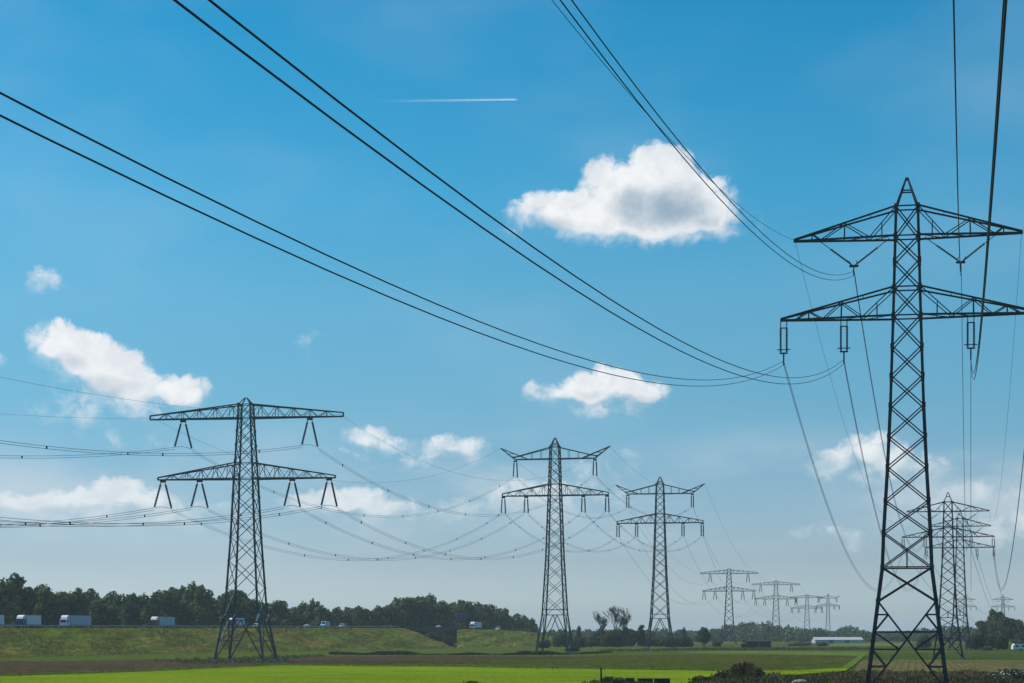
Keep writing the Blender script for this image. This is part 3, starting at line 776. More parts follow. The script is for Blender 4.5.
LEAF_O = leaf_mat('broadleaf leaves', (0.02, 0.038, 0.014), (0.14, 0.19, 0.05), (0.055, 0.09, 0.022))
LEAF_B = leaf_mat('bush leaves', (0.018, 0.03, 0.014), (0.07, 0.10, 0.036), (0.05, 0.07, 0.028))
LEAF_L = leaf_mat('pale willow leaves', (0.06, 0.09, 0.03), (0.11, 0.14, 0.05), (0.09, 0.12, 0.05))
TWIG = mat('twigs', (0.06, 0.05, 0.045), 0.9)
WEED = leaf_mat('withered weeds', (0.03, 0.03, 0.012), (0.24, 0.17, 0.08), (0.05, 0.06, 0.02))
def leaves_mesh(name, pts, sizes, m, rg, flat=0.0, nor=None):
    """one quad per leaf clump at each point"""
    n = len(pts); pts = np.asarray(pts)
    a = rg.normal(size=(n, 3)); a[:, 2] *= (1 - flat)
    if nor is not None:                  # mostly lying on the billow's surface
        nn = nor + rg.normal(size=(n, 3)) * .38; nn /= np.linalg.norm(nn, axis=1)[:, None]
        a -= (a * nn).sum(1)[:, None] * nn
    a /= np.linalg.norm(a, axis=1)[:, None]
    b = rg.normal(size=(n, 3)) if nor is None else np.cross(nn, a); b -= (b * a).sum(1)[:, None] * a; b /= np.linalg.norm(b, axis=1)[:, None]
    s = np.asarray(sizes)[:, None]; asp = rg.uniform(.5, 1.0, (n, 1))
    q = np.stack([pts + a * s, pts + b * s * asp, pts - a * s, pts - b * s * asp], 1).reshape(-1, 3)
    me = bpy.data.meshes.new(name); me.vertices.add(4 * n); me.vertices.foreach_set('co', q.ravel())
    me.loops.add(4 * n); me.loops.foreach_set('vertex_index', np.arange(4 * n, dtype=np.int32))
    me.polygons.add(n); me.polygons.foreach_set('loop_start', np.arange(0, 4 * n, 4, dtype=np.int32))
    me.update(calc_edges=True); me.materials.append(m)
    return me
def blob_pts(rg, blobs, n):
    w = np.array([b[3] * b[4] * b[5] for b in blobs]) ** .67; w /= w.sum()
    k = rg.choice(len(blobs), n, p=w); B = np.array(blobs)[k]
    d = rg.normal(size=(n, 3)); d /= np.linalg.norm(d, axis=1)[:, None]
    r = rg.uniform(.3, 1.08, (n, 1)) ** .4
    lump = 1 + .18 * np.sin(d[:, :1] * 5 + B[:, :1]) * np.cos(d[:, 2:] * 6 + B[:, 1:2])
    return B[:, :3] + d * r * lump * B[:, 3:6], d
def crown_blobs(kind, rg):
    """billows of a unit-height crown (height 1)"""
    bl = []
    if kind == 'column':
        for z in np.linspace(.16, .86, 9):
            w = .125 * math.sin(PI * (0.12 + .8 * z)) + .025
            for _ in range(3): bl.append((rg.normal() * w * .55, rg.normal() * w * .55, z + rg.normal() * .02, w * rg.uniform(.7, 1), w * rg.uniform(.7, 1), .09))
        bl.append((rg.normal() * .02, 0, .93, .06, .06, .08))
    elif kind == 'round':
        for _ in range(20):
            a = rg.uniform(0, 2 * PI); z = rg.uniform(.22, .85); r = .3 * math.sqrt(max(.05, 1 - ((z - .5) / .45) ** 2)) * rg.uniform(.3, 1)
            bl.append((r * math.cos(a), r * math.sin(a), z, rg.uniform(.1, .17), rg.uniform(.1, .17), rg.uniform(.08, .13)))
        bl.append((0, 0, .5, .26, .26, .36))
    elif kind == 'bush':
        for _ in range(14):
            a = rg.uniform(0, 2 * PI); r = .55 * math.sqrt(rg.uniform(0, 1)); z = rg.uniform(.15, .7) * (1 - .4 * r)
            bl.append((r * math.cos(a), r * math.sin(a), z, rg.uniform(.18, .3), rg.uniform(.18, .3), rg.uniform(.16, .28)))
        bl.append((0, 0, .35, .55, .55, .4))
    elif kind == 'cone':
        for z in np.linspace(.1, .9, 9):
            w = .2 * (1 - z) + .05
            for _ in range(2): bl.append((rg.normal() * w * .5, rg.normal() * w * .5, z, w, w, .09))
    return bl
PROTO = {}
def tree_proto(kind, var, m, n, leaf, h):
    key = (kind, var, m.name)
    if key in PROTO: return PROTO[key]
    rg = np.random.default_rng(abs(hash(kind)) % 1000 * 0 + var * 17 + {'column': 1, 'round': 2, 'bush': 3, 'cone': 4}[kind] * 101)
    bl = crown_blobs(kind, rg); pts, nor = blob_pts(rg, bl, n)
    pts[:, 2] = np.clip(pts[:, 2], .02, 1.05); pts *= h
    cm = leaves_mesh('crown', pts, rg.uniform(.6, 1.3, n) * leaf, m, rg, 0, nor)
    tb = MB()
    tb.tube([(0, 0, 0), (.01 * h, 0, .3 * h), (0, .01 * h, .7 * h)], [.022 * h, .016 * h, .006 * h], 7)
    for k in range(7):
        b = bl[rg.integers(len(bl))]; z0 = min(.62, max(.08, b[2] - .2)) * h
        tb.tube([(0, 0, z0), (b[0] * h * .6, b[1] * h * .6, (z0 + b[2] * h) / 2 + .01 * h), (b[0] * h, b[1] * h, b[2] * h)], [.009 * h, .006 * h, .002 * h], 5)
    tm = tb.mesh('trunk', M_BARK)
    PROTO[key] = (cm, tm, h); return PROTO[key]
def tree(name, proto, loc, h, label, cat, group, wx=1.0, rz=None):
    cm, tm, ph = proto; k = h / ph
    o = empty(name, loc, random.uniform(0, 6.28) if rz is None else rz); tag(o, label, cat, group)
    o.scale = (k * wx, k * wx, k)
    link('crown', cm, o); link('trunk', tm, o)
    return o
random.seed(11)
P_COL = [tree_proto('column', v, LEAF, 3600, .62, 26) for v in range(5)]
P_RND = [tree_proto('round', v, LEAF_O, 4200, .62, 20) for v in range(5)]
P_BSH = [tree_proto('bush', v, LEAF_B, 2600, .3, 6) for v in range(5)]
P_BSL = [tree_proto('bush', v, LEAF_L, 2600, .3, 6) for v in range(2)]
P_CON = [tree_proto('cone', v, LEAF_B, 2400, .45, 14) for v in range(2)]
ORD = ['first', 'second', 'third', 'fourth', 'fifth', 'sixth', 'seventh', 'eighth', 'ninth', 'tenth', 'eleventh', 'twelfth', 'thirteenth', 'fourteenth', 'fifteenth', 'sixteenth', 'seventeenth', 'eighteenth', 'nineteenth', 'twentieth']
# tree row beyond the motorway: (px, top row, kind)
ROW = [(-22,580,'c'),(-8,578,'c'),(4,575,'c'),(16,575,'c'),(28,582,'c'),(40,580,'c'),(46,584,'c'),(57,588,'r'),(68,590,'c'),(79,588,'c'),(90,585,'c'),(101,588,'r'),(112,589,'c'),(123,587,'r'),(134,591,'c'),
       (144,590,'c'),(154,594,'c'),(164,587,'r'),(173,584,'c'),(182,581,'c'),(192,580,'c'),(202,582,'c'),(212,594,'r'),(224,589,'r'),(237,587,'r'),(250,592,'r'),(263,597,'r'),(277,598,'r'),(290,600,'r'),(303,600,'c'),
       (312,598,'c'),(325,603,'r'),(337,607,'c'),(350,603,'r'),(362,603,'r'),(375,602,'r'),(389,598,'r'),(403,594,'r'),(417,591,'r'),(430,590,'c'),(440,596,'r'),(452,596,'r'),(465,595,'r'),(478,597,'r'),(490,600,'r'),(502,606,'r'),(514,609,'r'),(525,613,'r'),(532,617,'c')]
BHOOK = [(-40, 'at the left frame edge'), (14, 'above the gap left of the navy-cabbed truck'), (50, 'above the navy-cabbed truck'), (100, 'behind the white truck'), (150, 'between the white and the red-cabbed truck'),
         (178, 'behind the red-cabbed truck'), (208, 'in the wood left of the wide-armed pylon'), (262, 'behind the legs of the wide-armed pylon'), (315, 'left of the pale blue van'), (350, 'behind the pale blue van'),
         (405, 'where the wood begins to rise'), (450, 'above the underpass'), (495, 'behind the far white truck'), (560, 'at the right end of the wood')]
hc = {}
def hook(px, what, kinds, y):
    w = next(t for b, t in BHOOK if px <= b)
    hc[w] = hc.get(w, 0) + 1
    return w, hc[w]
entries = []
for i, (px, ytop, kd) in enumerate(ROW):
    s = float(np.interp(px, [-30, 210, 340, 536], [2.7, 2.2, 1.95, 1.55])) * random.uniform(.96, 1.04)
    h = EYE + (HZ - ytop) / s
    entries.append((px, s, h * random.uniform(.93, 1.02), kd))
    if i % 1 == 0:      # a second rank filling the gaps, a little lower
        px2 = px + random.uniform(3, 8); s2 = s * .93
        entries.append((px2, s2, EYE + (HZ - ytop - random.uniform(6, 16)) / s2, 'r' if random.random() < .6 else kd))
entries.sort(key=lambda e: e[0])
byh = {}
for e in entries:
    byh.setdefault(next(t for b, t in BHOOK if e[0] <= b), []).append(e)
for w, es in byh.items():
    for n, (px, s, h, kd) in enumerate(es):
        proto = random.choice(P_COL if kd == 'c' else P_RND); shape = 'columnar poplar' if kd == 'c' else 'broad-crowned tree'
        tree('poplar' if kd == 'c' else 'broadleaf_tree', proto, at(px, s), h, f'{ORD[n]} tree from the left {w}', 'tree', 'tree row beyond the motorway', random.uniform(.85, 1.12))
# understorey filling the feet of that row
for i in range(34):
    px = -20 + i * 16.6; s = float(np.interp(px, [-30, 210, 340, 536], [2.95, 2.4, 2.1, 1.66]))
    o = tree('undergrowth_shrub', random.choice(P_BSH), at(px + random.uniform(-4, 4), s), random.uniform(9.5, 13), 'dark shrub in the undergrowth below the tree row beyond the motorway', 'shrub', 'undergrowth below the tree row', random.uniform(.8, 1.1))
    
def bush(px, yb, w, htpx, label, pale=False, kind='b', group=None, cat='shrub', name='shrub', s=None):
    """bush with its foot at image row yb, w and ht in pixels"""
    s = s or (yb - HZ) / EYE; loc = at(px, s); h = htpx / s
    pr = random.choice(P_BSL if pale else (P_CON if kind == 'c' else (P_RND if kind == 'r' else P_BSH)))
    ratio = {'b': 1.6, 'c': .52, 'r': .85}[kind]
    return tree(name, pr, loc, h, label, cat, group, (w / s) / (h * ratio))
# bushes right of the underpass and in the middle distance
for a in [
 (490, 645, 24, 15, 'dark round bush at the foot of the bank right of the underpass'),
 (505, 646.5, 16, 8, 'low bush between the dark round bush and the pale willow bush'),
 (478, 647, 18, 7, 'low scrubby bush left of the dark round bush by the underpass'),
 (517, 645.5, 20, 13, 'dark bush in front of the pale willow bush left of the first V-armed pylon'),
 (530, 646, 34, 17, 'broad pale willow bush left of the first V-armed pylon', True),
 (545, 648, 20, 10, 'dark low bush behind the left legs of the first V-armed pylon'),
 (560, 647, 26, 16, 'dark bush seen between the legs of the first V-armed pylon'),
 (573, 652, 18, 8, 'small dark bush at the right foot of the first V-armed pylon'),
 (578, 647.5, 22, 14, 'bush just right of the first V-armed pylon'),
 (588, 647, 20, 8, 'low bush left of the dark thicket under the bare trees'),
]:
    bush(*a[:5], pale=len(a) > 5)
for a in [
 (600, 646.5, 28, 23, 'left bush of the dark thicket under the bare trees'),
 (616, 647, 34, 25, 'tallest middle bush of the dark thicket under the bare trees'),
 (630, 646.5, 28, 22, 'right bush of the dark thicket under the bare trees'),
 (655, 646.5, 22, 10, 'low bush beneath the second V-armed pylon'),
 (668, 647, 26, 12, 'dark low bush right of the second V-armed pylon'),
 (684, 647, 26, 13, 'broad low bush left of the dark roundish tree'),
 (716, 646.5, 14, 7, 'small bush at the right foot of the dark roundish tree'),
 (745, 647.5, 14, 6, 'small bush left of the black shed'),
 (800, 646, 30, 5, 'low dark scrub in the field right of the black shed'),
 (822, 646.3, 20, 5, 'low dark scrub in the field in front of the white barn'),
]: bush(*a)
bush(641, 646.5, 14, 22, 'dark cone-shaped tree just left of the second V-armed pylon', kind='c', cat='tree', name='conifer')
bush(704, 647, 18, 22, 'dark roundish tree left of the horizon woods', kind='r', cat='tree', name='broadleaf_tree')
bush(579, 645.5, 8, 20, 'small slim tree right of the first V-armed pylon', kind='c', cat='tree', name='conifer')
bush(684, 644, 8, 17, 'slim tree between the second V-armed pylon and the roundish tree', kind='c', cat='tree', name='conifer')
# right-hand group
bush(995, 646, 26, 40, 'tall round-crowned tree rising above the thicket at the right edge', kind='r', cat='tree', name='broadleaf_tree')
bush(1016, 646, 36, 30, 'broad tree at the right edge behind the white caravan', kind='r', cat='tree', name='broadleaf_tree')
bush(1042, 646, 36, 31, 'tree at the far right frame edge beyond the caravan', kind='r', cat='tree', name='broadleaf_tree')
bush(984, 645.5, 24, 27, 'middle-height tree left of the tall round-crowned tree', kind='r', cat='tree', name='broadleaf_tree')
bush(1007, 646.5, 30, 33, 'broad tree between the tall round-crowned tree and the right edge', kind='r', cat='tree', name='broadleaf_tree')
bush(992, 648, 34, 19, 'dark shrub filling the foot of the tree clump at the right edge')
bush(1026, 647.5, 40, 20, 'dark shrub behind the white caravan at the right edge')
bush(976, 649.5, 26, 20, 'dark round bush left in front of the tall round-crowned tree')
bush(1003, 649.5, 18, 17, 'dark round bush just left of the white caravan')
bush(988, 650.5, 14, 6, 'small pale low bush between the two dark round bushes', True)
bush(923, 648, 18, 17, 'green-yellow bush seen between the legs of the nearest pylon', True)
# bare-crowned trees
def bare_tree(px, s, h, label, seed):
    rg = random.Random(seed); tb = MB(); cr = MB()
    def grow(m_, p, d, ln, r, lv):
        q = p + d * ln; m_.tube([p, p.lerp(q, .5) + Vector((rg.uniform(-.1, .1), 0, 0)), q], [r, r * .85, r * .68], 5)
        if lv == 0: return
        for _ in range(5 if lv > 3 else 3):
            dd = (d + Vector((rg.gauss(0, .36), rg.gauss(0, .36), rg.uniform(.05, .4)))).normalized()
            grow(cr, p.lerp(q, rg.uniform(.45, 1)), dd, ln * rg.uniform(.5, .72), max(.035, r * .5), lv - 1)
    o = empty('bare_tree', at(px, s)); tag(o, label, 'tree')
    grow(tb, Vector((0, 0, 0)), Vector((0, 0, 1)), h * .42, h * .016, 5)
    tb.build('trunk', M_BARK, o); cr.build('crown', TWIG, o)
    rgn = np.random.default_rng(seed); vs = np.array([tuple(v) for v in cr.v]); pick = vs[rgn.integers(len(vs), size=1400)] + rgn.normal(size=(1400, 3)) * .3
    link('leaf_wisps', leaves_mesh('leaf_wisps', pick, rgn.uniform(.1, .24, 1400), LEAF_B, rgn), o)
bare_tree(602, 1.93, 21, 'left sparse bare-branched tree above the dark thicket', 3)
bare_tree(615, 1.90, 25, 'tallest sparse bare-branched tree in the middle above the dark thicket', 8)
bare_tree(625, 1.93, 21, 'right sparse bare-branched tree above the dark thicket', 21)

# horizon woods: far masses that read as one
def wood(name, prof, s0, m, label, seed, leaf=1.3, per=26):
    """prof: (px, top row) along the skyline, at about s0 pixels per metre"""
    rg = np.random.default_rng(seed); P = []
    xs = np.arange(prof[0][0], prof[-1][0], 5.0)
    for px in xs:
        yt = float(np.interp(px, [p[0] for p in prof], [p[1] for p in prof]))
        for rank in range(2):
            s = s0 * rg.uniform(.86, 1.05); h = EYE + (HZ - yt - rg.uniform(-1, 3) - rank * 2) / s; r = rg.uniform(4.0, 7.0) / s * s0 / 1.0 * (1 / max(s0, .8)) * .8 + 2
            p = at(px + rg.uniform(-3, 3), s)
            n = int(per * 6); d = rg.normal(size=(n, 3)); d /= np.linalg.norm(d, axis=1)[:, None]
            q = d * rg.uniform(.5, 1, (n, 1)) ** .5
            P.append(np.stack([p.x + q[:, 0] * r, p.y + q[:, 1] * r, np.clip(h * .5 + q[:, 2] * h * .52, .3, None)], 1))
    P = np.concatenate(P)
    o = link(name, leaves_mesh(name, P, rg.uniform(.6, 1.3, len(P)) * leaf, m, rg))
    tag(o, label, 'woods', None, 'stuff')
wood('horizon_woods', [(690, 634), (722, 626), (735, 623), (748, 620), (765, 620.5), (775, 625), (800, 626.5), (822, 627), (829, 631), (838, 627), (848, 625), (858, 628), (875, 632)], 1.15, LEAF_O, 'bluish far wood along the horizon behind the small pylons', 4, 1.2)
wood('horizon_woods', [(868, 632), (900, 629), (925, 628), (945, 626), (965, 626), (985, 627), (1040, 627)], 1.1, LEAF_O, 'bluish far wood along the horizon behind the nearest pylon', 5, 1.2)
wood('horizon_woods', [(535, 634), (556, 628), (575, 629), (600, 630), (640, 630), (660, 628), (690, 631), (715, 632)], 1.2, LEAF_O, 'bluish far wood behind the bushes between the V-armed pylons', 6, 1.2)

# ditch reeds along the verge: a dark line
def tufts(name, m, pts, h, label, cat, seed, n_per=5, wid=.12, lean=.35):
    rg = np.random.default_rng(seed); pts = np.asarray(pts); n = len(pts)
    b = np.repeat(pts, n_per, 0) + np.c_[rg.normal(size=(n * n_per, 2)) * .25, np.zeros(n * n_per)]
    hh = np.repeat(np.asarray(h), n_per) * rg.uniform(.5, 1.1, n * n_per)
    ang = rg.uniform(0, 2 * PI, n * n_per); dx = np.c_[np.cos(ang), np.sin(ang), np.zeros_like(ang)] * wid * rg.uniform(.6, 1.5, (n * n_per, 1))
    tp = b + np.c_[rg.normal(size=(n * n_per, 2)) * lean * hh[:, None], hh]
    mid = (b + tp) / 2 + dx * 1.3
    q = np.stack([b - dx * .4, mid, tp, b + (tp - b) * .55 - dx * 1.3], 1).reshape(-1, 3); N = len(b)
    me = bpy.data.meshes.new(name); me.vertices.add(4 * N); me.vertices.foreach_set('co', q.ravel()); me.loops.add(4 * N)
    me.loops.foreach_set('vertex_index', np.arange(4 * N, dtype=np.int32)); me.polygons.add(N); me.polygons.foreach_set('loop_start', np.arange(0, 4 * N, 4, dtype=np.int32))
    me.update(calc_edges=True); me.materials.append(m)
    return tag(link(name, me), label, cat, None, 'stuff')
def ground_scatter(rg, n, poly):
    """points uniformly over a polygon given in image places"""
    P = np.array([[*gp(*p)[:2]] for p in poly]); lo, hi = P.min(0), P.max(0); out = []
    while len(out) < n:
        c = rg.uniform(lo, hi, (n * 3, 2)); ins = np.zeros(len(c), bool); j = len(P) - 1
        for i in range(len(P)):
            cond = ((P[i, 1] > c[:, 1]) != (P[j, 1] > c[:, 1])) & (c[:, 0] < (P[j, 0] - P[i, 0]) * (c[:, 1] - P[i, 1]) / (P[j, 1] - P[i, 1] + 1e-9) + P[i, 0]); ins ^= cond; j = i
        out += list(c[ins])
    return np.c_[np.array(out[:n]), np.zeros(n)]
REED = leaf_mat('ditch reeds', (0.02, 0.03, 0.012), (0.04, 0.055, 0.02), (0.03, 0.04, 0.02))
rg = np.random.default_rng(77)
pts = ground_scatter(rg, 1500, [(330, 653.6), (430, 654.0), (560, 653.6), (612, 652.4), (612, 653.2), (560, 655.2), (430, 655.4), (330, 655)])
tufts('ditch_reeds', REED, pts, (.15 + 1.0 * np.clip(np.sin(pts[:, 0] * .21) * np.sin(pts[:, 0] * .083 + 1) + .45, 0, 1)) * rg.uniform(.4, 1.1, len(pts)), 'dark line of reeds along the ditch between verge and ploughed field', 'reeds', 1, 5, .2)
pts = ground_scatter(rg, 1500, [(600, 650.5), (700, 649.0), (870, 648.5), (870, 650.2), (700, 650.6), (600, 652.2)])
tufts('verge_grass', LEAF_L, pts, rg.uniform(.2, .9, len(pts)), 'tall pale grass along the field edge in the middle distance', 'grass', 2, 5, .2)
pts = ground_scatter(rg, 500, [(150, 661.5), (205, 660), (290, 656.6), (330, 656), (300, 659), (275, 663), (205, 665)])
tufts('tall_grass', LEAF_L, pts, rg.uniform(.2, 1.0, len(pts)), 'rough tall grass around the feet of the wide-armed pylon', 'grass', 3, 4, .12)
# ragged margin of the meadow
MARG = leaf_mat('meadow margin grass', (0.11, 0.18, 0.014), (0.20, 0.28, 0.04), (0.14, 0.19, 0.03), .5)
edge = [(0, 677), (150, 671.8), (280, 665.6), (430, 666.8), (520, 668.4), (720, 671.3)]; pts = []
for k in range(4200):
    x = rg.uniform(0, 740); y = float(np.interp(x, [e[0] for e in edge], [e[1] for e in edge])); p = gp(x, y)
    q = p * (1 + rg.normal() * .006); pts.append((q.x, q.y, 0))
pts = np.array(pts)
tufts('margin_grass', MARG, pts, rg.uniform(.1, .55, len(pts)), 'ragged taller grass along the far margin of the bright meadow', 'grass', 12, 4, .06)
# tufts on the motorway bank
BANKG = leaf_mat('bank grass', (0.09, 0.13, 0.02), (0.26, 0.25, 0.08), (0.17, 0.14, 0.045), .5)
pts = []
for k in range(7000):
    px = rg.uniform(-100, 398) if k < 6000 else rg.uniform(470, 545); p, n = top_at(px); t = rg.uniform(.02, 1.15)
    q = p + n * 25 * t; pts.append((q.x, q.y, max(0, p.z * (1 - t))))
pts = np.array(pts); clump = np.clip(np.sin(pts[:, 0] * .13 + 1) * np.sin(pts[:, 1] * .09) + .5, .2, .8)
tufts('bank_grass', BANKG, pts, clump * rg.uniform(.3, 1.3, len(pts)), 'tufts of rough summer grass scattered over the motorway bank', 'grass', 13, 5, .12)
# weeds in front on the right
pts = ground_scatter(rg, 19000, [(700, 684), (735, 677), (775, 677.5), (800, 679.5), (850, 674), (880, 674), (960, 674.5), (1080, 675), (1080, 712), (690, 712)])
hh = rg.uniform(.25, 1.1, len(pts)) * (.6 + .5 * np.sin(pts[:, 0] * .8) * np.cos(pts[:, 1] * .37))
tufts('withered_weeds', WEED, pts, hh, 'brown withered weeds and dock along the bottom right', 'weeds', 5, 6, .07)
pts = ground_scatter(rg, 5000, [(690, 687), (760, 682), (850, 681), (960, 681), (1080, 682), (1080, 704), (690, 704)])
tufts('green_weeds', LEAF_B, pts, rg.uniform(.3, .9, len(pts)), 'dark green weeds among the withered ones at bottom right', 'weeds', 6, 6, .1)
WEED_D = leaf_mat('dark dry weeds', (0.02, 0.018, 0.008), (0.13, 0.095, 0.045), (0.03, 0.03, 0.012))
def weed_bush(px, s, w, h, label, seed, m=WEED):
    rg = np.random.default_rng(seed)
    o = empty('weed_clump', at(px, s)); tag(o, label, 'weeds')
    st = MB(); P = []
    for k in range(int(26 * w)):
        x, y = rg.normal() * w * .27, rg.normal() * w * .2; hz = h * math.exp(-(x / w * 1.5) ** 2) * rg.uniform(.4, 1.2)
        tx, ty = x + rg.normal() * .18, y + rg.normal() * .18
        st.bar((x, y, 0), (tx, ty, hz), .03)
        c = int(30 * hz) + 8; t = rg.uniform(.1, 1.02, c); sp = (.06 + .2 * (1 - t))
        P.append(np.c_[x + (tx - x) * t + rg.normal(size=c) * sp, y + (ty - y) * t + rg.normal(size=c) * sp, hz * t])
    P = np.concatenate(P); n = len(P)
    link('foliage', leaves_mesh('foliage', P, rg.uniform(.05, .13, n), m, rg, 0), o)
    if h > 1.1: st.build('stems', TWIG, o)
    return o
weed_bush(744, 7.5, 5.2, 2.1, 'large dark brown weed clump in front of the meadow corner', 1, WEED_D)
weed_bush(756, 7.6, 3.0, 1.6, 'right-hand part of the brown weed clumps, lower', 2)
weed_bush(722, 7.8, 3.6, 1.2, 'low brown weed clump left of the large dark one', 3, WEED_D)
weed_bush(702, 8.2, 3.6, 0.9, 'small dark weed tuft at the bottom edge beside the meadow', 4, LEAF_B)
weed_bush(735, 7.9, 2.6, 1.0, 'green tuft in front of the large brown weed clump', 9, LEAF_B)
# white flowering elder at the right edge
ef = empty('flowering_shrub', at(1012, 7.9)); tag(ef, 'white-flowering shrub in the bottom right corner', 'shrub')
rg = np.random.default_rng(14); n = 2600
P = rg.normal(size=(n, 3)) * [2.0, 1.2, 0]; P[:, 2] = np.abs(rg.uniform(0, 1, n)) * (1.7 - .12 * P[:, 0] ** 2).clip(.3)
link('foliage', leaves_mesh('foliage', P, rg.uniform(.06, .16, n), LEAF_B, rg), ef)
k = 170; Q = rg.normal(size=(k, 3)) * [2.0, 1.1, 0]; Q[:, 2] = (1.55 - .12 * Q[:, 0] ** 2).clip(.35) * rg.uniform(.45, 1.08, k)
link('blossom', leaves_mesh('blossom', Q, rg.uniform(.09, .2, k), M_WHITE, rg, .3), ef)

# ---------------------------------------------------------------- vehicles (built facing -x, wheels on z = 0)
def wheel(x, y, r, root):
    w = MB(); w.tube([(x, y - .14, r), (x, y + .14, r)], r, 14); o = w.build('wheel', M_TYRE, root)
    h = MB(); sy = -1 if y < 0 else 1; h.tube([(x, y + sy * .1, r), (x, y + sy * .16, r)], r * .55, 10); h.build('hub', M_RAIL, o)
def truck(loc, rz, ln, h, box_m, cab_m, roof_m, label, name='truck'):
    o = empty(name, loc, rz); tag(o, label, 'truck', 'trucks on the motorway')
    cl = 2.3; W = 2.5
    c = MB(); c.box((ln / 2, 0, .75), (ln - .3, 1.0, .3)); c.build('chassis', M_TYRE, o)
    b = MB(); b.box((cl + .35 + (ln - cl - .35) / 2, 0, .95 + (h - .95) / 2), (ln - cl - .35, W, h - .95)); bx = b.build('cargo_box', box_m, o)
    r = MB(); L_ = ln - cl - .35
    for z in (1.0, h - .03):
        for y in (-W/2, W/2): r.bar((cl + .33, y, z), (ln + .02, y, z), .1)
    for x in (cl + .36, ln): 
        for y in (-W/2, W/2): r.bar((x, y, .95), (x, y, h + .02), .1)
    r.build('edge_rail', M_RAIL, bx)
    p = MB(); p.prism([(0, .45), (cl, .45), (cl, 2.75), (.35, 2.75), (.06, 1.6)], -W/2 + .05, W/2 - .05); cb = p.build('cab', cab_m, o)
    g = MB(); g.quad((.045, -1.05, 1.66), (.045, 1.05, 1.66), (.30, 1.0, 2.6), (.30, -1.0, 2.6)); g.build('windscreen', M_GLASS, cb)
    for y in (-W/2 + .03, W/2 - .03):
        g = MB(); g.quad((.3, y, 1.65), (1.4, y, 1.65), (1.4, y, 2.5), (.5, y, 2.5)); g.build('side_window', M_GLASS, cb)
    for y in (-.85, .85):
        g = MB(); g.box((.0, y, .8), (.08, .35, .2)); g.build('headlight', M_WHITE, cb)
    d = MB(); d.prism([(.5, 2.77), (cl, 2.77), (cl, h), (1.5, h - .05), (.8, h - .5)], -1.1, 1.1); d.build('roof_deflector', roof_m, cb)
    b = MB(); b.box((-.03, 0, .6), (.2, W - .1, .35)); b.build('bumper', M_TYRE, cb)
    for x in (1.2, ln - 2.2, ln - 1.1):
        for y in (-1.05, 1.05): wheel(x, y, .5, o)
def car(loc, rz, m, label, h=1.45, ln=4.4, name='car'):
    o = empty(name, loc, rz); tag(o, label, 'car', 'cars on the motorway')
    b = MB(); b.prism([(0, .3), (ln, .3), (ln, .85), (ln - .25, .95), (.95, .95), (.08, .75)], -.88, .88); b.build('body', m, o)
    r = MB(); r.prism([(1.05, .95), (ln - .3, .95), (ln - .95, h), (1.95, h)], -.74, .74); cb = r.build('cabin', m, o)
    for y in (-.75, .75):
        g = MB(); g.quad((1.35, y, .98), (ln - .55, y, .98), (ln - 1.05, y, h - .1), (2.0, y, h - .1)); g.build('side_window', M_GLASS, cb)
    g = MB(); g.quad((1.06, -.66, 1.0), (1.06, .66, 1.0), (1.88, .62, h - .06), (1.88, -.62, h - .06)); g.build('windscreen', M_GLASS, cb)
    for y in (-.6, .6):
        g = MB(); g.box((.03, y, .68), (.1, .36, .14)); g.build('headlight', M_WHITE, o)
    for x in (.85, ln - .85):
        for y in (-.8, .8): wheel(x, y, .33, o)
def van(loc, rz, m, label):
    o = empty('van', loc, rz); tag(o, label, 'van')
    b = MB(); b.prism([(0, .35), (6, .35), (6, 2.75), (1.9, 2.75), (.95, 1.45), (.05, 1.15)], -1, 1); b.build('body', m, o)
    g = MB(); g.quad((1.0, -.85, 1.55), (1.0, .85, 1.55), (1.75, .8, 2.6), (1.75, -.8, 2.6)); g.build('windscreen', M_GLASS, o)
    for y in (-1.01, 1.01):
        g = MB(); g.quad((1.35, y, 1.5), (2.5, y, 1.5), (2.5, y, 2.3), (1.85, y, 2.3)); g.build('side_window', M_GLASS, o)
    for x in (1.1, 4.9):
        for y in (-.9, .9): wheel(x, y, .38, o)
def on_road(px, lane):
    """place whose image column is px, lane metres behind the near edge"""
    best = None
    for k in range(1200):
        q, n = top_at(-138 + k * .74); p = q - n * lane
        e = abs(512 + F * p.x / p.y - px)
        if best is None or e < best[0]: best = (e, p, n)
    p, n = best[1], best[2]; d = Vector((-n.y, n.x, 0))
    if d.y < 0: d = -d
    return p + Vector((0, 0, .1)), math.atan2(d.y, d.x)
def put(fn, px, lane, *a):
    p, rz = on_road(px, lane); fn(p, rz, *a)
# lengths along the road are foreshortened; noses point left, towards the viewer's side
put(truck, -19, 6, 12.0, 3.9, M_WHITE, M_WHITE, M_WHITE, 'white truck tail just entering at the left frame edge')
put(truck, 19, 6, 11.5, 3.9, M_WHITE, M_NAVY, M_WHITE, 'white box truck with navy cab, second truck from the left edge')
put(truck, 63, 6, 16.5, 4.0, M_PGREY, M_WHITE, M_WHITE, 'pale grey box truck with white cab and roof deflector')
put(truck, 153, 6, 15.0, 3.9, M_PGREY, M_RED, M_WHITE, 'pale box truck with dark red cab, left of the wide-armed pylon')
put(truck, 231, 9, 9.5, 3.8, M_WHITE, M_NAVY, M_WHITE, 'short white truck seen between the legs of the wide-armed pylon')
put(car, 254, 6, M_SILV, 'silver car just right of the short truck behind the pylon legs', 1.7)
put(car, 305, 6, M_SILV, 'silver car alone left of the pale blue van')
put(van, 322, 6, M_LBLUE, 'pale blue delivery van on the motorway')
put(car, 340, 4, M_WHITE, 'white car right behind the pale blue van', 1.8, 5.0)
put(car, 437, 6, M_SILV, 'silver car on the bridge deck above the underpass')
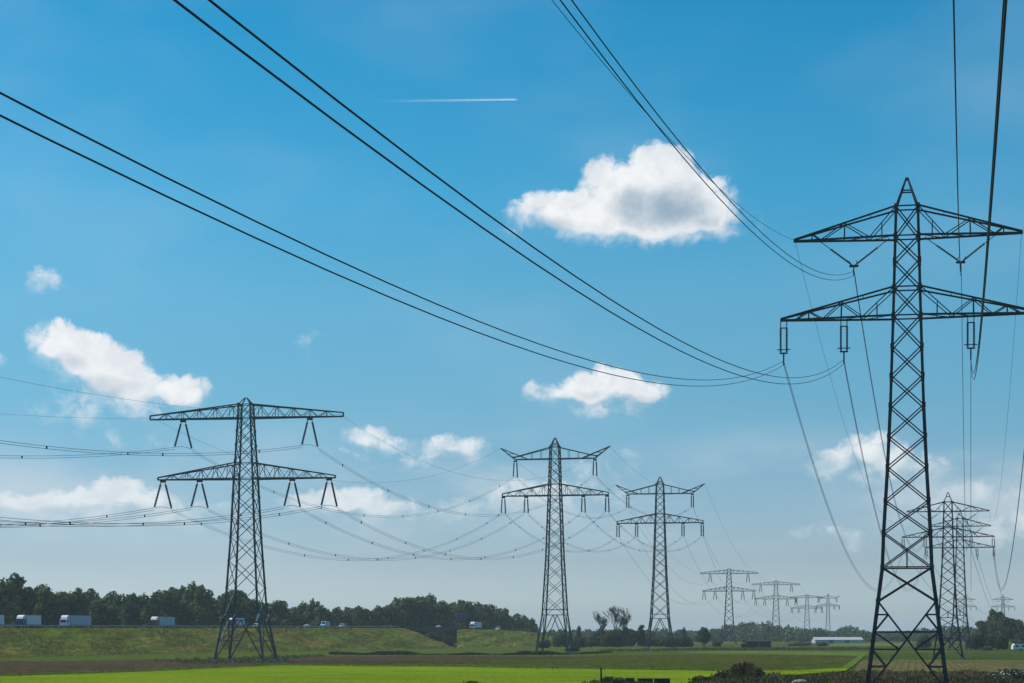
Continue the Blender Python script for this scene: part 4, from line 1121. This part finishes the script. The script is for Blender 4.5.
put(truck, 472, 8, 11.0, 3.9, M_WHITE, M_WHITE, M_WHITE, 'far white truck right of the underpass, in front of the wood')
put(car, 497, 6, M_WHITE, 'white car right of the far white truck', 2.0)

# gantry sign in the wood edge
p, rz = on_road(461, ROADW + 9); sg = empty('motorway_sign', p, 0.25); tag(sg, 'blue motorway sign before the dark wood above the underpass', 'sign')
mb = MB(); mb.box((0, 0, 8.2), (5.6, .15, 3.0)); bp = mb.build('sign_board', M_SIGN, sg)
mb = MB()
for dz in (-1.62, 1.62): mb.box((0, -.09, 8.2 + dz), (5.4, .03, .1))
for dx in (-2.7, 2.7): mb.box((dx, -.09, 8.2), (.1, .03, 3.2))
mb.build('sign_border', M_RAIL, bp)
for dx in (-1.8, 1.8):
    mb = MB(); mb.bar((dx, .2, -.5), (dx, .2, 9.6), .2); mb.build('post', M_POLE, sg)

# ---------------------------------------------------------------- buildings and small things
def barn(px, s, w, d, hw, hr, label, wall, roof, rz=0.0, name='barn', doors=2):
    o = empty(name, at(px, s), rz); tag(o, label, 'barn')
    b = MB(); b.box((0, 0, hw / 2), (w, d, hw)); wl = b.build('wall', wall, o)
    r = MB(); e = .5; t = .18
    for sy in (-1, 1):
        i = len(r.v)
        r.quad((-w/2 - e, sy * (d/2 + e), hw - .05), (w/2 + e, sy * (d/2 + e), hw - .05), (w/2 + e, 0, hr), (-w/2 - e, 0, hr))
        r.quad((-w/2 - e, sy * (d/2 + e), hw - .05 + t), (w/2 + e, sy * (d/2 + e), hw - .05 + t), (w/2 + e, 0, hr + t), (-w/2 - e, 0, hr + t))
        r.quad((-w/2 - e, sy * (d/2 + e), hw - .05), (w/2 + e, sy * (d/2 + e), hw - .05), (w/2 + e, sy * (d/2 + e), hw - .05 + t), (-w/2 - e, sy * (d/2 + e), hw - .05 + t))
    r.build('roof', roof, o)
    for sx in (-1, 1):
        g = MB(); x = sx * w / 2; g.quad((x, -d/2, hw), (x, d/2, hw), (x, 0, hr - .05)); g.build('gable', wall, o)
    for k in range(doors):
        g = MB(); g.box((-w/2 + w * (k + 1) / (doors + 1), -d/2 - .04, hw * .42), (w * .09, .12, hw * .8)); g.build('door', M_DCONC, o)
barn(837, 1.36, 35, 14, 2.4, 4.3, 'long low white barn on the horizon left of the nearest pylon', M_BARNW, M_BARNW, 0.05)
barn(757.5, 2.05, 12, 6, 2.8, 3.6, 'small black shed standing in the fields before the horizon woods', M_DARKSH, M_DARKSH, 0.1, 'shed', 1)
# caravan
cv = empty('caravan', at(1012, 2.6), .1); tag(cv, 'white caravan parked at the right edge beside a dark round bush', 'caravan')
mb = MB(); mb.prism([(0, .5), (6.4, .5), (6.5, 1.5), (6.2, 2.6), (.7, 2.65), (.1, 1.9)], -1.1, 1.1); bd = mb.build('body', M_WHITE, cv)
for x0, x1 in ((1.0, 2.2), (3.6, 5.0)):
    mb = MB(); mb.quad((x0, -1.11, 1.4), (x1, -1.11, 1.4), (x1, -1.11, 2.1), (x0, -1.11, 2.1)); mb.build('window', M_GLASS, bd)
for y in (-1, 1): wheel(3.4, y, .33, cv)
mb = MB(); mb.bar((0, 0, .5), (-1.2, 0, .45), .1); mb.build('drawbar', M_TYRE, cv)
# far greenhouse-like pale spot and foreground pieces
ps = empty('fence_post', at(601, 8.2)); tag(ps, 'tall dark wooden post standing alone at the bottom edge of the meadow', 'post')
mb = MB(); mb.tube([(0, 0, 0), (.02, 0, 1.4), (.0, 0, 2.0)], [.12, .11, .09], 8); mb.build('shaft', M_WOOD, ps)
mb = MB(); mb.box((0, 0, 1.9), (.3, .05, .12)); mb.build('insulator_bracket', M_WOOD, ps)
for px, w, h, lab in ((617, 1.1, .55, 'smallest low dark wooden box, leftmost of the row at the meadow edge'), (630, 1.0, .8, 'narrow dark wooden box beside the wide middle box at the meadow edge'), (645, 1.75, .75, 'wide dark wooden box in the middle of the row at the meadow edge'), (662, 1.9, .75, 'rightmost dark wooden box of the row at the meadow edge')):
    o = empty('wooden_box', at(px, 8.35), random.uniform(-.08, .08)); tag(o, lab, 'box', 'dark wooden boxes at the meadow edge')
    h += .0
    b = MB(); b.box((0, 0, h / 2), (w, 1.0, h)); bd = b.build('box_body', M_WOOD, o)
    for k in range(3):
        g = MB(); g.box((0, -.52, h * (k + .5) / 3), (w * 1.01, .04, h * .26)); g.build('plank', M_WOOD, bd)
    g = MB(); g.box((0, 0, h + .03), (w + .1, 1.1, .06)); g.build('lid', M_WOOD, o)
    g = MB()
weed_bush(612, 8.15, 5.0, .75, 'dark weed tuft around the foot of the lone post', 15, LEAF_B)
weed_bush(640, 8.5, 4.5, .5, 'low weed tuft in front of the dark boxes', 16, LEAF_B)
weed_bush(472, 8.15, 1.6, .35, 'small weed tuft at the bottom edge of the open meadow', 17, LEAF_B)
# pale boulder among the weeds
mb = MB(); rgb = random.Random(3)
for k in range(5):
    zz = [0, .3, .62, .8, .86][k]; rr = [.95, 1.05, .85, .5, .05][k]
    for j in range(12):
        a = 2 * PI * j / 12; q = rr * (1 + .12 * rgb.uniform(-1, 1)); mb.v.append(Vector((q * math.cos(a) * 1.0, q * math.sin(a) * .6, zz)))
for k in range(4):
    for j in range(12): mb.f.append((k*12 + j, k*12 + (j+1) % 12, (k+1)*12 + (j+1) % 12, (k+1)*12 + j))
o = mb.build('boulder', mat('pale stone', (.3, .27, .22), .9, 0, (.2, .18, .15), 2)); o.location = at(800, 8.6); tag(o, 'pale boulder lying among the brown weeds at the bottom edge', 'stone')

# contrail: a long thin ribbon of ice cloud, 12 km away, thinning out to the left
def contrail():
    m = bpy.data.materials.new('ice cloud'); m.use_nodes = True; t = NT(m.node_tree); m.node_tree.nodes.clear()
    tc = t.n('ShaderNodeTexCoord').outputs['Object']; sp = t.n('ShaderNodeSeparateXYZ'); t.L.new(tc, sp.inputs[0])
    a = t.ss(sp.outputs[0], -960, 300, 0.0, .30)
    a = t.math('MULTIPLY', a, t.ss(t.noise(tc, .012, 4), .2, .6, .7, 1.0))
    tr = t.n('ShaderNodeBsdfTransparent'); df = t.n('ShaderNodeBsdfDiffuse'); df.inputs[0].default_value = (.9, .9, .9, 1)
    tl = t.n('ShaderNodeBsdfTranslucent'); tl.inputs[0].default_value = (.9, .9, .9, 1)
    ad = t.n('ShaderNodeAddShader'); t.L.new(df.outputs[0], ad.inputs[0]); t.L.new(tl.outputs[0], ad.inputs[1])
    mx = t.n('ShaderNodeMixShader'); t.L.new(a, mx.inputs[0]); t.L.new(tr.outputs[0], mx.inputs[1]); t.L.new(ad.outputs[0], mx.inputs[2])
    ou = t.n('ShaderNodeOutputMaterial'); t.L.new(mx.outputs[0], ou.inputs[0])
    s = F / 12000.; p = Vector(((518 - 512) / s, 12000, EYE + (HZ - 99.5) / s)); q = Vector(((360 - 512) / s, 12000, EYE + (HZ - 101.5) / s))
    n = 40; pts = [(q - p) * (1 - k / n) for k in range(n + 1)]; rad = [(9 - 4.0 * k / n) for k in range(n + 1)]; rad[-1] = 1
    mb = MB(); mb.tube(pts, rad, 8); o = mb.build('contrail', m, None, True); o.location = p
    tag(o, 'thin white aircraft contrail high in the blue sky', 'contrail')
contrail()

# ---------------------------------------------------------------- air
hz = MB(); hz.box((0, 4000, 40), (22000, 19000, 86)); 
hm = bpy.data.materials.new('air'); hm.use_nodes = True; hm.node_tree.nodes.clear(); ht = NT(hm.node_tree)
pv = ht.n('ShaderNodeVolumePrincipled'); pv.inputs['Color'].default_value = (.80, .91, 1.0, 1); pv.inputs['Density'].default_value = 0.000085
pv.inputs['Anisotropy'].default_value = 0.2
ho = ht.n('ShaderNodeOutputMaterial'); ht.L.new(pv.outputs[0], ho.inputs['Volume'])
o = hz.build('haze', hm); o['kind'] = 'stuff'; o['label'] = 'pale summer haze over the fields'
